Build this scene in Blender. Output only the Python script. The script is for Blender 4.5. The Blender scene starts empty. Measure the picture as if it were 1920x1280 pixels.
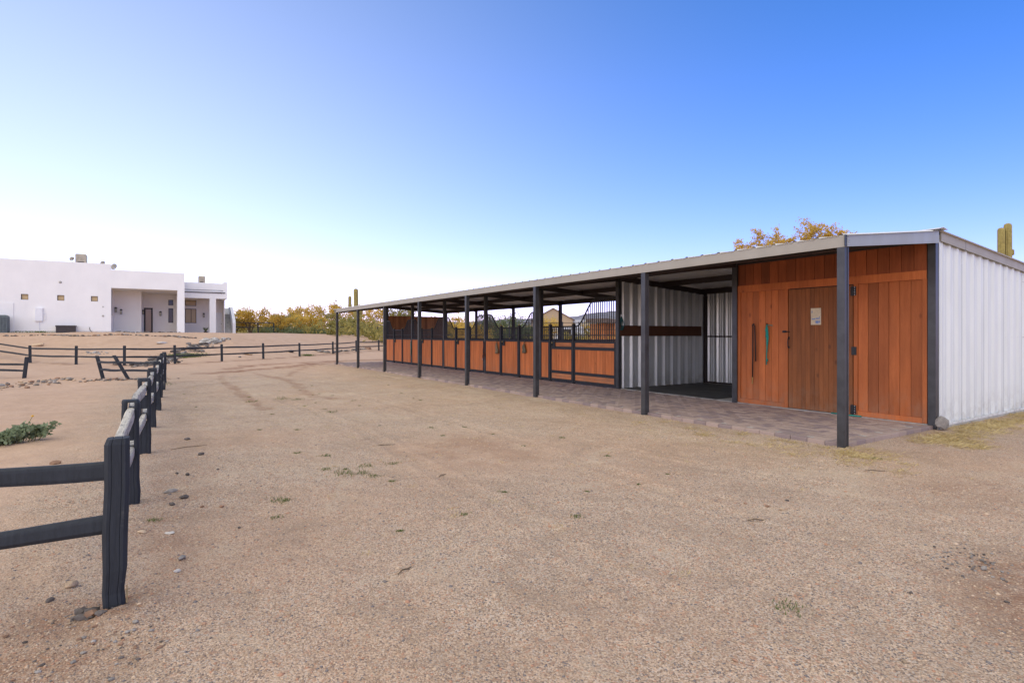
import bpy, math, random
import numpy as np
from mathutils import Vector, Matrix

random.seed(7)
RNG = np.random.default_rng(7)
D = bpy.data
scene = bpy.context.scene
COL = scene.collection
R = math.radians

# ------------------------------------------------------------------ camera
cam_data = D.cameras.new('camera')
cam_data.sensor_width = 36.0
cam_data.lens = 36.0 * 1040.0 / 1920.0
cam_data.shift_y = -12.0 / 1920.0
cam_data.clip_start = 0.05
cam_data.clip_end = 20000
cam = D.objects.new('camera', cam_data)
COL.objects.link(cam)
cam.location = (-7.418, -3.713, 1.44)
cam.rotation_euler = (R(90), 0, R(-32.4))
scene.camera = cam

# ------------------------------------------------------------------ light
FILL_EL, FILL_AZ = 50.0, -122.0          # degrees; azimuth from +Y towards +X; direction of the fill, sky set to match
world = D.worlds.new('World')
scene.world = world
world.use_nodes = True
wn, wl = world.node_tree.nodes, world.node_tree.links
wn.clear()
sky = wn.new('ShaderNodeTexSky')
sky.sky_type = 'NISHITA'
sky.sun_disc = False
sky.sun_elevation = R(FILL_EL)
sky.sun_rotation = R(FILL_AZ)
sky.altitude = 600
sky.air_density = 1.0
sky.dust_density = 0.0
sky.ozone_density = 4.0
# pale haze low over the horizon, whitest towards the house where the evening glow lies
def wmath(op, x, y=None):
    o = wn.new('ShaderNodeMath'); o.operation = op
    for i, v in enumerate((x, y)):
        if v is None: continue
        if isinstance(v, (int, float)): o.inputs[i].default_value = v
        else: wl.new(v, o.inputs[i])
    return o.outputs[0]
def wvec(op, x, y):
    o = wn.new('ShaderNodeVectorMath'); o.operation = op
    if isinstance(x, tuple): o.inputs[0].default_value = x
    else: wl.new(x, o.inputs[0])
    k = 'Scale' if op == 'SCALE' else 1
    if isinstance(y, tuple): o.inputs[k].default_value = y
    else: wl.new(y, o.inputs[k])
    return o
tc = wn.new('ShaderNodeTexCoord')
dirv = tc.outputs['Generated']
xyz = wn.new('ShaderNodeSeparateXYZ'); wl.new(dirv, xyz.inputs[0])
zup = wmath('MAXIMUM', xyz.outputs[2], 0.0)
haze_f = wmath('EXPONENT', wmath('MULTIPLY', zup, -2.7))
tint = wvec('ADD', wvec('SCALE', (1.9, 0.01, 0.0), haze_f).outputs[0], (0.04, 1.29, 2.26))
base = wvec('MULTIPLY', sky.outputs[0], tint.outputs[0])
gd = (math.sin(R(-14)), math.cos(R(-14)), 0.035)
half = wmath('MULTIPLY_ADD', wvec('DOT_PRODUCT', dirv, gd).outputs['Value'], 0.5)
half.node.inputs[2].default_value = 0.5
low_air = wmath('EXPONENT', wmath('MULTIPLY', zup, -0.85))
glow = wvec('SCALE', (7.2, 6.8, 4.6), wmath('MULTIPLY', wmath('POWER', half, 6.2), low_air))
addn = wvec('ADD', base.outputs[0], glow.outputs[0])
bg = wn.new('ShaderNodeBackground')
bg.inputs['Strength'].default_value = 0.10
wo = wn.new('ShaderNodeOutputWorld')
wl.new(addn.outputs[0], bg.inputs['Color'])
wl.new(bg.outputs[0], wo.inputs['Surface'])

dome_fill_data = D.lights.new('dome_fill', 'SUN')
dome_fill_data.energy = 3.6
dome_fill_data.angle = R(128)  # wide soft fill added from behind-left; evening light itself lies low front-left
dome_fill_data.color = (1.0, 0.83, 0.35)
dome_fill = D.objects.new('dome_fill', dome_fill_data)
COL.objects.link(dome_fill)
sdir = Vector((math.sin(R(FILL_AZ)) * math.cos(R(FILL_EL)), math.cos(R(FILL_AZ)) * math.cos(R(FILL_EL)), math.sin(R(FILL_EL))))
dome_fill.rotation_euler = sdir.to_track_quat('Z', 'Y').to_euler()
dome_fill.location = sdir * 60

vs = scene.view_settings
vs.view_transform = 'Standard'
vs.look = 'None'
vs.gamma = 1
vs.use_curve_mapping = False
vs.exposure = 0.15
scene.render.engine = 'CYCLES'
scene.cycles.max_bounces = 8
scene.cycles.diffuse_bounces = 4
scene.cycles.use_denoising = True

# ------------------------------------------------------------------ materials
def new_mat(name):
    m = D.materials.new(name)
    m.use_nodes = True
    nt = m.node_tree
    nt.nodes.clear()
    return m, nt

class NT:
    def __init__(s, nt): s.nt = nt
    def n(s, t, **kw):
        o = s.nt.nodes.new(t)
        for k, v in kw.items():
            setattr(o, k, v)
        return o
    def l(s, a, b): s.nt.links.new(a, b)
    def val(s, sock, v):
        if hasattr(v, 'is_linked') or hasattr(v, 'links'):
            s.l(v, sock)
        else:
            sock.default_value = v
    def math(s, op, a, b=0.0, c=0.0, clamp=False):
        o = s.n('ShaderNodeMath', operation=op, use_clamp=clamp)
        for i, v in enumerate((a, b, c)):
            s.val(o.inputs[i], v)
        return o.outputs[0]
    def mix(s, fac, a, b, mode='MIX'):
        o = s.n('ShaderNodeMix', data_type='RGBA', blend_type=mode)
        o.clamp_factor = True
        s.val(o.inputs[0], fac)
        for i, v in ((6, a), (7, b)):
            if isinstance(v, tuple) and len(v) == 3: v = v + (1,)
            s.val(o.inputs[i], v)
        return o.outputs[2]
    def ramp(s, fac, lo, hi):
        o = s.n('ShaderNodeMapRange')
        o.clamp = True
        s.val(o.inputs[0], fac)
        o.inputs[1].default_value = lo; o.inputs[2].default_value = hi
        return o.outputs[0]
    def noise(s, vec, scale, detail=4, rough=0.55, dist=0.0):
        o = s.n('ShaderNodeTexNoise')
        s.l(vec, o.inputs['Vector'])
        o.inputs['Scale'].default_value = scale
        o.inputs['Detail'].default_value = detail
        o.inputs['Roughness'].default_value = rough
        o.inputs['Distortion'].default_value = dist
        return o.outputs['Fac']
    def vor(s, vec, scale, out='Color', feature='F1'):
        o = s.n('ShaderNodeTexVoronoi', feature=feature)
        s.l(vec, o.inputs['Vector'])
        o.inputs['Scale'].default_value = scale
        return o.outputs[out]
    def pos(s, scale=(1, 1, 1), rnd=0.0):
        g = s.n('ShaderNodeNewGeometry')
        m = s.n('ShaderNodeVectorMath', operation='MULTIPLY')
        s.l(g.outputs['Position'], m.inputs[0])
        m.inputs[1].default_value = scale
        if not rnd: return m.outputs[0]
        a = s.n('ShaderNodeVectorMath', operation='ADD')
        s.l(m.outputs[0], a.inputs[0])
        s.l(s.math('MULTIPLY', s.rand(), rnd), a.inputs[1])
        return a.outputs[0]
    def rand(s):
        o = s.n('ShaderNodeObjectInfo').outputs['Random']
        i = s.n('ShaderNodeNewGeometry').outputs['Random Per Island']
        return s.math('FRACT', s.math('ADD', o, i))
    def bump(s, h, strength, dist, normal=None):
        o = s.n('ShaderNodeBump')
        o.inputs['Strength'].default_value = strength
        o.inputs['Distance'].default_value = dist
        s.l(h, o.inputs['Height'])
        if normal is not None: s.l(normal, o.inputs['Normal'])
        return o.outputs['Normal']
    def out(s, color, rough=0.8, metal=0.0, normal=None, spec=0.4, coat=0.0):
        p = s.n('ShaderNodeBsdfPrincipled')
        if isinstance(color, tuple) and len(color) == 3: color = color + (1,)
        s.val(p.inputs['Base Color'], color)
        s.val(p.inputs['Roughness'], rough)
        s.val(p.inputs['Metallic'], metal)
        p.inputs['Specular IOR Level'].default_value = spec
        p.inputs['Coat Weight'].default_value = coat
        if normal is not None: s.l(normal, p.inputs['Normal'])
        o = s.n('ShaderNodeOutputMaterial')
        s.l(p.outputs[0], o.inputs['Surface'])
        return p

def simple(name, c, rough=0.7, metal=0.0, var=0.15, scale=6.0, bump=0.0, bscale=60.0, spec=0.4, rvar=0.0, bdist=0.004):
    m, nt = new_mat(name)
    t = NT(nt)
    v = t.pos()
    n = t.noise(v, scale, 5, 0.6)
    dark = tuple(x * (1 - var) for x in c)
    lite = tuple(min(1, x * (1 + var)) for x in c)
    col = t.mix(t.ramp(n, 0.3, 0.7), dark, lite)
    if rvar:
        k = t.math('MULTIPLY_ADD', t.rand(), 2 * rvar, 1 - rvar)
        cc = t.n('ShaderNodeCombineColor')
        for i in range(3): t.l(k, cc.inputs[i])
        col = t.mix(1.0, col, cc.outputs[0], 'MULTIPLY')
    nm = None
    if bump:
        nm = t.bump(t.noise(v, bscale, 4, 0.6), bump, bdist)
    rr = t.math('MULTIPLY_ADD', n, 0.2, rough - 0.1)
    t.out(col, rr, metal, nm, spec)
    return m

def wood(name, c1, c2, knot=(0.09, 0.03, 0.012), rough=0.6, axis='z', var=0.30, gs=22.0, coat=0.0):
    """Stained board: grain drawn along one axis, knots, a shade of its own for every board."""
    m, nt = new_mat(name)
    t = NT(nt)
    sc = {'z': (1, 1, 0.06), 'y': (1, 0.06, 1), 'x': (0.06, 1, 1)}[axis]
    v = t.pos(sc, 40.0)
    g = t.noise(v, gs, 6, 0.65, 0.6)
    fine = t.noise(v, gs * 6, 3, 0.6)
    col = t.mix(t.ramp(g, 0.25, 0.75), c1, c2)
    col = t.mix(t.math('MULTIPLY', t.ramp(fine, 0.5, 0.8), 0.35), col, knot)
    v2 = t.pos((1, 1, 0.55) if axis == 'z' else (0.7, 0.7, 1), 25.0)
    d = t.vor(v2, 3.1, 'Distance')
    kn = t.math('SUBTRACT', 1.0, t.ramp(d, 0.03, 0.10))
    col = t.mix(t.math('MULTIPLY', kn, 0.75), col, knot)
    k = t.math('MULTIPLY_ADD', t.rand(), 2 * var, 1 - var)
    blotch = t.noise(t.pos((1, 1, 0.4), 9.0), 2.2, 3, 0.5)
    k = t.math('MULTIPLY', k, t.math('MULTIPLY_ADD', blotch, 0.9, 0.55))
    cc = t.n('ShaderNodeCombineColor')
    for i in range(3): t.l(k, cc.inputs[i])
    col = t.mix(1.0, col, cc.outputs[0], 'MULTIPLY')
    zz = t.n('ShaderNodeSeparateXYZ'); t.l(t.pos(), zz.inputs[0])
    lowm = t.math('SUBTRACT', 1.0, t.ramp(zz.outputs[2], 0.06, 0.65))
    gr = t.math('MULTIPLY', lowm, t.ramp(t.noise(t.pos((1, 1, 0.7)), 6.0, 5, 0.7), 0.40, 0.72))
    col = t.mix(t.math('MULTIPLY', gr, 0.55), col, (0.30, 0.20, 0.13))
    nm = t.bump(t.math('ADD', g, t.math('MULTIPLY', fine, 0.5)), 0.5, 0.004)
    t.out(col, t.math('MULTIPLY_ADD', fine, 0.2, rough - 0.1), 0.0, nm, 0.35, coat)
    return m

def leaf_mat(name, c1, c2, trans=0.45, rough=0.6):
    m, nt = new_mat(name)
    t = NT(nt)
    r = t.n('ShaderNodeNewGeometry').outputs['Random Per Island']
    big = t.noise(t.pos(), 0.9, 3, 0.5)
    f = t.math('MULTIPLY_ADD', t.ramp(big, 0.3, 0.7), 0.5, t.math('MULTIPLY', r, 0.5))
    col = t.mix(f, c1, c2)
    p = t.n('ShaderNodeBsdfPrincipled')
    t.l(col, p.inputs['Base Color'])
    p.inputs['Roughness'].default_value = rough
    p.inputs['Specular IOR Level'].default_value = 0.25
    tr = t.n('ShaderNodeBsdfTranslucent')
    t.l(col, tr.inputs['Color'])
    mx = t.n('ShaderNodeMixShader')
    mx.inputs[0].default_value = trans
    t.l(p.outputs[0], mx.inputs[1]); t.l(tr.outputs[0], mx.inputs[2])
    o = t.n('ShaderNodeOutputMaterial')
    t.l(mx.outputs[0], o.inputs['Surface'])
    return m

def ground_material():
    m, nt = new_mat('desert_ground')
    t = NT(nt)
    at = t.n('ShaderNodeVertexColor', layer_name='mask')
    sep = t.n('ShaderNodeSeparateColor')
    t.l(at.outputs['Color'], sep.inputs[0])
    damp, sand, straw = sep.outputs[0], sep.outputs[1], sep.outputs[2]
    v = t.pos()
    big = t.noise(v, 0.35, 5, 0.6)
    mid = t.noise(v, 2.3, 5, 0.65)
    fine = t.noise(v, 38, 5, 0.7)
    grains = t.n('ShaderNodeTexVoronoi', feature='F1')
    t.l(v, grains.inputs['Vector']); grains.inputs['Scale'].default_value = 135
    gsep = t.n('ShaderNodeSeparateColor'); t.l(grains.outputs['Color'], gsep.inputs[0])
    g2 = t.n('ShaderNodeTexVoronoi', feature='F1')
    t.l(v, g2.inputs['Vector']); g2.inputs['Scale'].default_value = 62
    g2s = t.n('ShaderNodeSeparateColor'); t.l(g2.outputs['Color'], g2s.inputs[0])
    # gravel: each grain its own shade
    c = t.mix(gsep.outputs[0], (0.27, 0.18, 0.118), (0.71, 0.53, 0.385))
    c = t.mix(t.math('GREATER_THAN', gsep.outputs[1], 0.89), c, (0.14, 0.125, 0.12))
    c = t.mix(t.math('MULTIPLY', t.math('GREATER_THAN', gsep.outputs[2], 0.86), 0.8), c, (0.60, 0.52, 0.43))
    c = t.mix(t.math('MULTIPLY', t.math('GREATER_THAN', g2s.outputs[0], 0.9), 0.6), c, (0.48, 0.27, 0.175))
    c = t.mix(t.math('MULTIPLY', t.ramp(big, 0.45, 0.66), 0.45), c, (0.50, 0.315, 0.205))
    patch = t.noise(t.pos(), 0.9, 6, 0.72, 0.8)
    c = t.mix(t.math('MULTIPLY', t.ramp(patch, 0.50, 0.68), 0.5), c, (0.30, 0.215, 0.15))
    c = t.mix(t.math('MULTIPLY', t.ramp(patch, 0.47, 0.32), 0.6), c, (0.57, 0.45, 0.325))
    c = t.mix(t.math('MULTIPLY', t.ramp(mid, 0.5, 0.75), 0.35), c, (0.40, 0.285, 0.195))
    # open sand: finer and paler
    s = t.mix(t.ramp(mid, 0.3, 0.7), (0.57, 0.395, 0.275), (0.49, 0.325, 0.22))
    s = t.mix(t.math('MULTIPLY', t.ramp(t.noise(t.pos(), 1.1, 6, 0.7, 0.6), 0.5, 0.7), 0.45), s, (0.36, 0.235, 0.16))
    s = t.mix(t.math('MULTIPLY', t.ramp(fine, 0.45, 0.75), 0.4), s, (0.40, 0.26, 0.18))
    s = t.mix(t.math('MULTIPLY', t.ramp(big, 0.5, 0.7), 0.4), s, (0.56, 0.41, 0.31))
    c = t.mix(sand, c, s)
    dn = t.math('MULTIPLY', damp, t.ramp(t.noise(v, 2.2, 6, 0.7), 0.36, 0.56))
    c = t.mix(t.math('MULTIPLY', dn, 0.95), c, t.mix(t.ramp(fine, 0.3, 0.7), (0.17, 0.075, 0.037), (0.30, 0.15, 0.08)))
    sn = t.math('MULTIPLY', straw, t.ramp(t.noise(v, 7.0, 6, 0.7), 0.42, 0.62))
    c = t.mix(t.math('MULTIPLY', sn, 0.3), c, (0.47, 0.37, 0.20))
    h = t.math('MULTIPLY_ADD', t.math('SUBTRACT', 1.0, grains.outputs['Distance']), 0.55, t.math('MULTIPLY', gsep.outputs[0], 0.5))
    h = t.math('ADD', h, t.math('MULTIPLY', t.math('SUBTRACT', 1.0, g2.outputs['Distance']), 0.7))
    hk = t.math('MULTIPLY', h, t.math('MULTIPLY_ADD', sand, -0.75, 1.0))
    n1 = t.bump(hk, 0.8, 0.007)
    n2 = t.bump(fine, 0.3, 0.010, n1)
    n3 = t.bump(t.noise(v, 4.5, 5, 0.7, 0.4), 0.5, 0.05, n2)
    t.out(c, 0.93, 0.0, n3, 0.2)
    return m

def stucco(name, c):
    m, nt = new_mat(name)
    t = NT(nt)
    v = t.pos()
    n = t.noise(v, 0.8, 5, 0.6)
    streak = t.noise(t.pos((1, 1, 0.15)), 2.5, 4, 0.6)
    col = t.mix(t.ramp(n, 0.3, 0.75), c, tuple(x * 0.93 for x in c))
    col = t.mix(t.math('MULTIPLY', t.ramp(streak, 0.55, 0.8), 0.25), col, tuple(x * 0.82 for x in c))
    t.out(col, 0.9, 0.0, t.bump(t.noise(v, 30, 4, 0.6), 0.35, 0.01), 0.2)
    return m

def metal_sheet(name, c, metal=0.35, rough=0.42, dirt=(0.35, 0.31, 0.26)):
    m, nt = new_mat(name)
    t = NT(nt)
    v = t.pos((1, 1, 0.25))
    n = t.noise(v, 3.0, 5, 0.6)
    sp = t.noise(t.pos(), 90, 2, 0.5)
    col = t.mix(t.ramp(n, 0.3, 0.75), c, tuple(x * 0.88 for x in c))
    col = t.mix(t.math('MULTIPLY', t.ramp(sp, 0.5, 0.7), 0.15), col, tuple(x * 0.7 for x in c))
    z = t.n('ShaderNodeSeparateXYZ'); t.l(t.pos(), z.inputs[0])
    low = t.math('SUBTRACT', 1.0, t.ramp(z.outputs[2], 0.05, 0.55))
    spl = t.math('MULTIPLY', low, t.ramp(t.noise(t.pos((1, 1, 0.6)), 9, 4, 0.7), 0.42, 0.75))
    col = t.mix(t.math('MULTIPLY', spl, 0.8), col, dirt)
    t.out(col, t.math('MULTIPLY_ADD', n, 0.25, rough - 0.1), metal, t.bump(n, 0.12, 0.01), 0.5)
    return m

def paver_material():
    m, nt = new_mat('paver')
    t = NT(nt)
    r = t.rand()
    v = t.pos()
    n = t.noise(v, 7, 5, 0.65)
    sp = t.noise(v, 130, 3, 0.6)
    c = t.mix(r, (0.31, 0.23, 0.20), (0.44, 0.33, 0.275))
    c = t.mix(t.math('GREATER_THAN', t.math('FRACT', t.math('MULTIPLY', r, 7.3)), 0.7), c, (0.25, 0.19, 0.185))
    c = t.mix(t.math('MULTIPLY', t.ramp(n, 0.35, 0.75), 0.45), c, (0.37, 0.29, 0.23))
    c = t.mix(t.math('MULTIPLY', t.ramp(sp, 0.5, 0.75), 0.3), c, (0.14, 0.11, 0.10))
    t.out(c, 0.85, 0.0, t.bump(sp, 0.35, 0.004), 0.3)
    return m

def fence_paint(name, c, worn=(0.30, 0.27, 0.22), amt=0.65):
    m, nt = new_mat(name)
    t = NT(nt)
    v = t.pos((1, 1, 0.12), 11.0)
    g = t.noise(v, 35, 6, 0.7, 0.5)
    big = t.noise(t.pos(), 3.5, 5, 0.7)
    col = t.mix(t.ramp(g, 0.3, 0.7), tuple(x * 0.75 for x in c), tuple(x * 1.3 for x in c))
    w = t.math('MULTIPLY', t.ramp(big, 0.60, 0.72), t.ramp(g, 0.45, 0.65))
    col = t.mix(t.math('MULTIPLY', w, amt), col, worn)
    t.out(col, 0.75, 0.0, t.bump(g, 0.7, 0.006), 0.35)
    return m

def bare_rail(name):
    m, nt = new_mat(name)
    t = NT(nt)
    v = t.pos((1, 0.1, 1), 11.0)
    g = t.noise(v, 32, 6, 0.7, 0.8)
    big = t.noise(t.pos(), 6, 4, 0.7)
    col = t.mix(t.ramp(g, 0.3, 0.65), (0.26, 0.23, 0.19), (0.66, 0.61, 0.52))
    col = t.mix(t.math('MULTIPLY', t.ramp(g, 0.60, 0.68), 0.8), col, (0.06, 0.055, 0.05))
    col = t.mix(t.math('MULTIPLY', t.ramp(big, 0.58, 0.66), 0.7), col, (0.05, 0.055, 0.065))
    t.out(col, 0.85, 0.0, t.bump(g, 0.9, 0.01), 0.25)
    return m

def rock_mat(name, c, var=0.3):
    m, nt = new_mat(name)
    t = NT(nt)
    v = t.pos()
    n = t.noise(v, 18, 6, 0.65)
    r = t.rand()
    col = t.mix(t.ramp(n, 0.3, 0.7), tuple(x * (1 - var) for x in c), tuple(min(1, x * (1 + var)) for x in c))
    k = t.math('MULTIPLY_ADD', r, 0.7, 0.65)
    cc = t.n('ShaderNodeCombineColor')
    for i in range(3): t.l(k, cc.inputs[i])
    col = t.mix(1.0, col, cc.outputs[0], 'MULTIPLY')
    t.out(col, 0.9, 0.0, t.bump(n, 0.6, 0.01), 0.25)
    return m

def gravel_mat():
    m, nt = new_mat('pebble')
    t = NT(nt)
    r = t.n('ShaderNodeNewGeometry').outputs['Random Per Island']
    c = t.mix(r, (0.34, 0.24, 0.165), (0.58, 0.44, 0.315))
    r2 = t.math('FRACT', t.math('MULTIPLY', r, 13.7))
    c = t.mix(t.math('GREATER_THAN', r2, 0.90), c, (0.2, 0.175, 0.165))
    c = t.mix(t.math('LESS_THAN', r2, 0.12), c, (0.45, 0.25, 0.16))
    t.out(c, 0.9, 0.0, None, 0.25)
    return m

def glass_mat(name, c, rough=0.08):
    m, nt = new_mat(name)
    NT(nt).out(c, rough, 0.0, None, 0.5, 0.0)
    return m

MAT = dict(
    ground=ground_material(),
    pebble=gravel_mat(),
    paver=paver_material(),
    concrete=simple('concrete', (0.42, 0.40, 0.36), 0.9, var=0.2, scale=5, bump=0.4, bscale=50),
    steel=simple('charcoal_steel', (0.062, 0.063, 0.066), 0.36, 0.35, var=0.25, scale=5, bump=0.08, bscale=70),
    blacksteel=simple('black_steel', (0.020, 0.021, 0.023), 0.5, 0.0, var=0.3, scale=6),
    beam=simple('dark_beam', (0.034, 0.024, 0.022), 0.6, 0.0, var=0.3, scale=3),
    fascia=metal_sheet('fascia_paint', (0.37, 0.335, 0.275), 0.0, 0.5, (0.25, 0.2, 0.15)),
    fascia_end=metal_sheet('end_fascia_paint', (0.36, 0.37, 0.36), 0.1, 0.45, (0.25, 0.2, 0.15)),
    rust=simple('rust', (0.16, 0.07, 0.04), 0.9, 0.0, var=0.4, scale=25, bump=0.4),
    roofsheet=metal_sheet('roof_sheet', (0.74, 0.72, 0.69), 0.0, 0.5),
    wallsheet=metal_sheet('white_wall_sheet', (0.76, 0.78, 0.76), 0.05, 0.42),
    galv=metal_sheet('galvanised_sheet', (0.62, 0.64, 0.64), 0.55, 0.34),
    cedar=wood('orange_stained_board', (0.46, 0.135, 0.036), (0.36, 0.092, 0.022), (0.15, 0.036, 0.010)),
    header=wood('dark_stained_board', (0.34, 0.090, 0.026), (0.22, 0.052, 0.014), (0.09, 0.022, 0.008)),
    doorwood=wood('brown_door_board', (0.30, 0.100, 0.027), (0.19, 0.060, 0.015), (0.10, 0.032, 0.010), 0.6, 'z', 0.14, 26),
    stallwood=wood('stall_board', (0.64, 0.195, 0.055), (0.53, 0.145, 0.036), (0.27, 0.070, 0.018), 0.6, 'z', 0.10),
    stallwood_h=wood('stall_board_level', (0.60, 0.225, 0.085), (0.48, 0.16, 0.055), (0.25, 0.08, 0.03), 0.6, 'y', 0.10),
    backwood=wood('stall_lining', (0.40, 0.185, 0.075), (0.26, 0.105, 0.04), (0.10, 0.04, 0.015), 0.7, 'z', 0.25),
    rubwood=wood('kick_board', (0.10, 0.038, 0.017), (0.065, 0.024, 0.011), (0.03, 0.012, 0.006), 0.7, 'x', 0.1),
    fence=fence_paint('fence_paint', (0.026, 0.030, 0.037)),
    bare=bare_rail('bare_split_rail'),
    rawwood=simple('raw_wood', (0.42, 0.30, 0.16), 0.85, var=0.3, scale=20),
    rubber=simple('rubber_mat', (0.062, 0.060, 0.055), 0.8, 0.0, var=0.5, scale=2.5, bump=0.3, bscale=40),
    stucco=stucco('white_stucco', (0.88, 0.87, 0.84)),
    stucco_warm=stucco('cream_stucco', (0.85, 0.81, 0.74)),
    step=simple('stone_step', (0.40, 0.39, 0.37), 0.9, var=0.3, scale=4, bump=0.3),
    darkframe=simple('dark_frame', (0.025, 0.022, 0.02), 0.5, var=0.2),
    pane=glass_mat('window_pane', (0.50, 0.36, 0.17), 0.25),
    pane_dark=glass_mat('dark_pane', (0.05, 0.045, 0.04)),
    pane_door=glass_mat('door_pane', (0.42, 0.29, 0.17), 0.15),
    whitepaint=simple('white_paint', (0.78, 0.79, 0.80), 0.55, var=0.05),
    lampglass=glass_mat('lamp_glass', (0.6, 0.55, 0.4), 0.2),
    acgrey=simple('ac_grey', (0.12, 0.15, 0.16), 0.5, 0.2, var=0.2, scale=8),
    cooler=simple('cooler_tan', (0.40, 0.34, 0.26), 0.6, 0.1, var=0.2, scale=5),
    brownplastic=simple('brown_plastic', (0.05, 0.042, 0.042), 0.55, var=0.25, scale=6),
    rock_dark=rock_mat('dark_rock', (0.125, 0.105, 0.092)),
    rock_brown=rock_mat('brown_rock', (0.33, 0.20, 0.13)),
    rock_pale=rock_mat('pale_rock', (0.46, 0.43, 0.39)),
    rock_grey=rock_mat('grey_rock', (0.27, 0.245, 0.22)),
    rock_tan=rock_mat('tan_rock', (0.46, 0.34, 0.23)),
    bark=simple('bark', (0.13, 0.095, 0.06), 0.95, var=0.35, scale=12, bump=0.5, bscale=40),
    bark_green=simple('green_bark', (0.17, 0.16, 0.06), 0.9, var=0.3, scale=12),
    leaf_sun_tint=leaf_mat('sun_tinted_leaf', (0.44, 0.30, 0.05), (0.92, 0.65, 0.15), 0.55),  # low golden sunlight is mixed into this leaf colour
    leaf_olive=leaf_mat('olive_leaf', (0.16, 0.16, 0.05), (0.52, 0.42, 0.12), 0.5),
    leaf_green=leaf_mat('grey_green_leaf', (0.09, 0.125, 0.06), (0.20, 0.235, 0.11), 0.4),
    leaf_sage=leaf_mat('sage_leaf', (0.12, 0.17, 0.08), (0.30, 0.35, 0.21), 0.3),
    grass_green=leaf_mat('weed_leaf', (0.07, 0.12, 0.022), (0.15, 0.19, 0.045), 0.35),
    straw=leaf_mat('straw', (0.46, 0.34, 0.15), (0.74, 0.60, 0.31), 0.3),
    petal=leaf_mat('yellow_petal', (0.75, 0.42, 0.01), (0.85, 0.55, 0.03), 0.3),
    cactus=simple('sun_tinted_skin', (0.33, 0.265, 0.085), 0.7, var=0.25, scale=9, bump=0.3, bscale=30),  # skin yellowed to carry the low sunlight
    teal=simple('teal_rope', (0.012, 0.25, 0.20), 0.8, var=0.25, scale=40, bump=0.6, bscale=200),
    darkteal=simple('dark_green_rope', (0.008, 0.06, 0.06), 0.8, var=0.25, scale=40),
    black=simple('black_strap', (0.012, 0.012, 0.012), 0.6, var=0.3, scale=20),
    leather=simple('brown_leather', (0.13, 0.045, 0.03), 0.55, var=0.3, scale=30),
    canvas=simple('tan_canvas', (0.23, 0.17, 0.10), 0.9, var=0.3, scale=25, bump=0.4),
    canvas_grey=simple('grey_canvas', (0.14, 0.125, 0.08), 0.9, var=0.3, scale=25, bump=0.4),
    brass=simple('brass', (0.45, 0.32, 0.12), 0.4, 0.8, var=0.2),
    zinc=simple('zinc', (0.5, 0.5, 0.5), 0.4, 0.8, var=0.2),
    paper=simple('aged_paper', (0.62, 0.53, 0.37), 0.9, var=0.12, scale=30),
    ink=simple('blue_ink', (0.20, 0.28, 0.50), 0.9, var=0.2, scale=40),
    mountain=simple('mountain_haze_tint', (0.20, 0.195, 0.235), 1.0, var=0.35, scale=0.012, bump=0.0),  # blue of distance haze is put into the surface colour
    tanwall=stucco('tan_stucco', (0.44, 0.33, 0.22)),
    roofbrown=simple('brown_roof', (0.16, 0.12, 0.10), 0.85, var=0.2, scale=3),
    shedwood=wood('shed_board', (0.52, 0.22, 0.075), (0.42, 0.16, 0.05)),
    palegrey=simple('pale_grey_panel', (0.48, 0.50, 0.54), 0.5, var=0.08),
    board_sun_tint=simple('sun_tinted_board', (0.52, 0.36, 0.13), 0.9, var=0.3, scale=4),  # low sunlight on the boards is painted in as yellow
)

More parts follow.
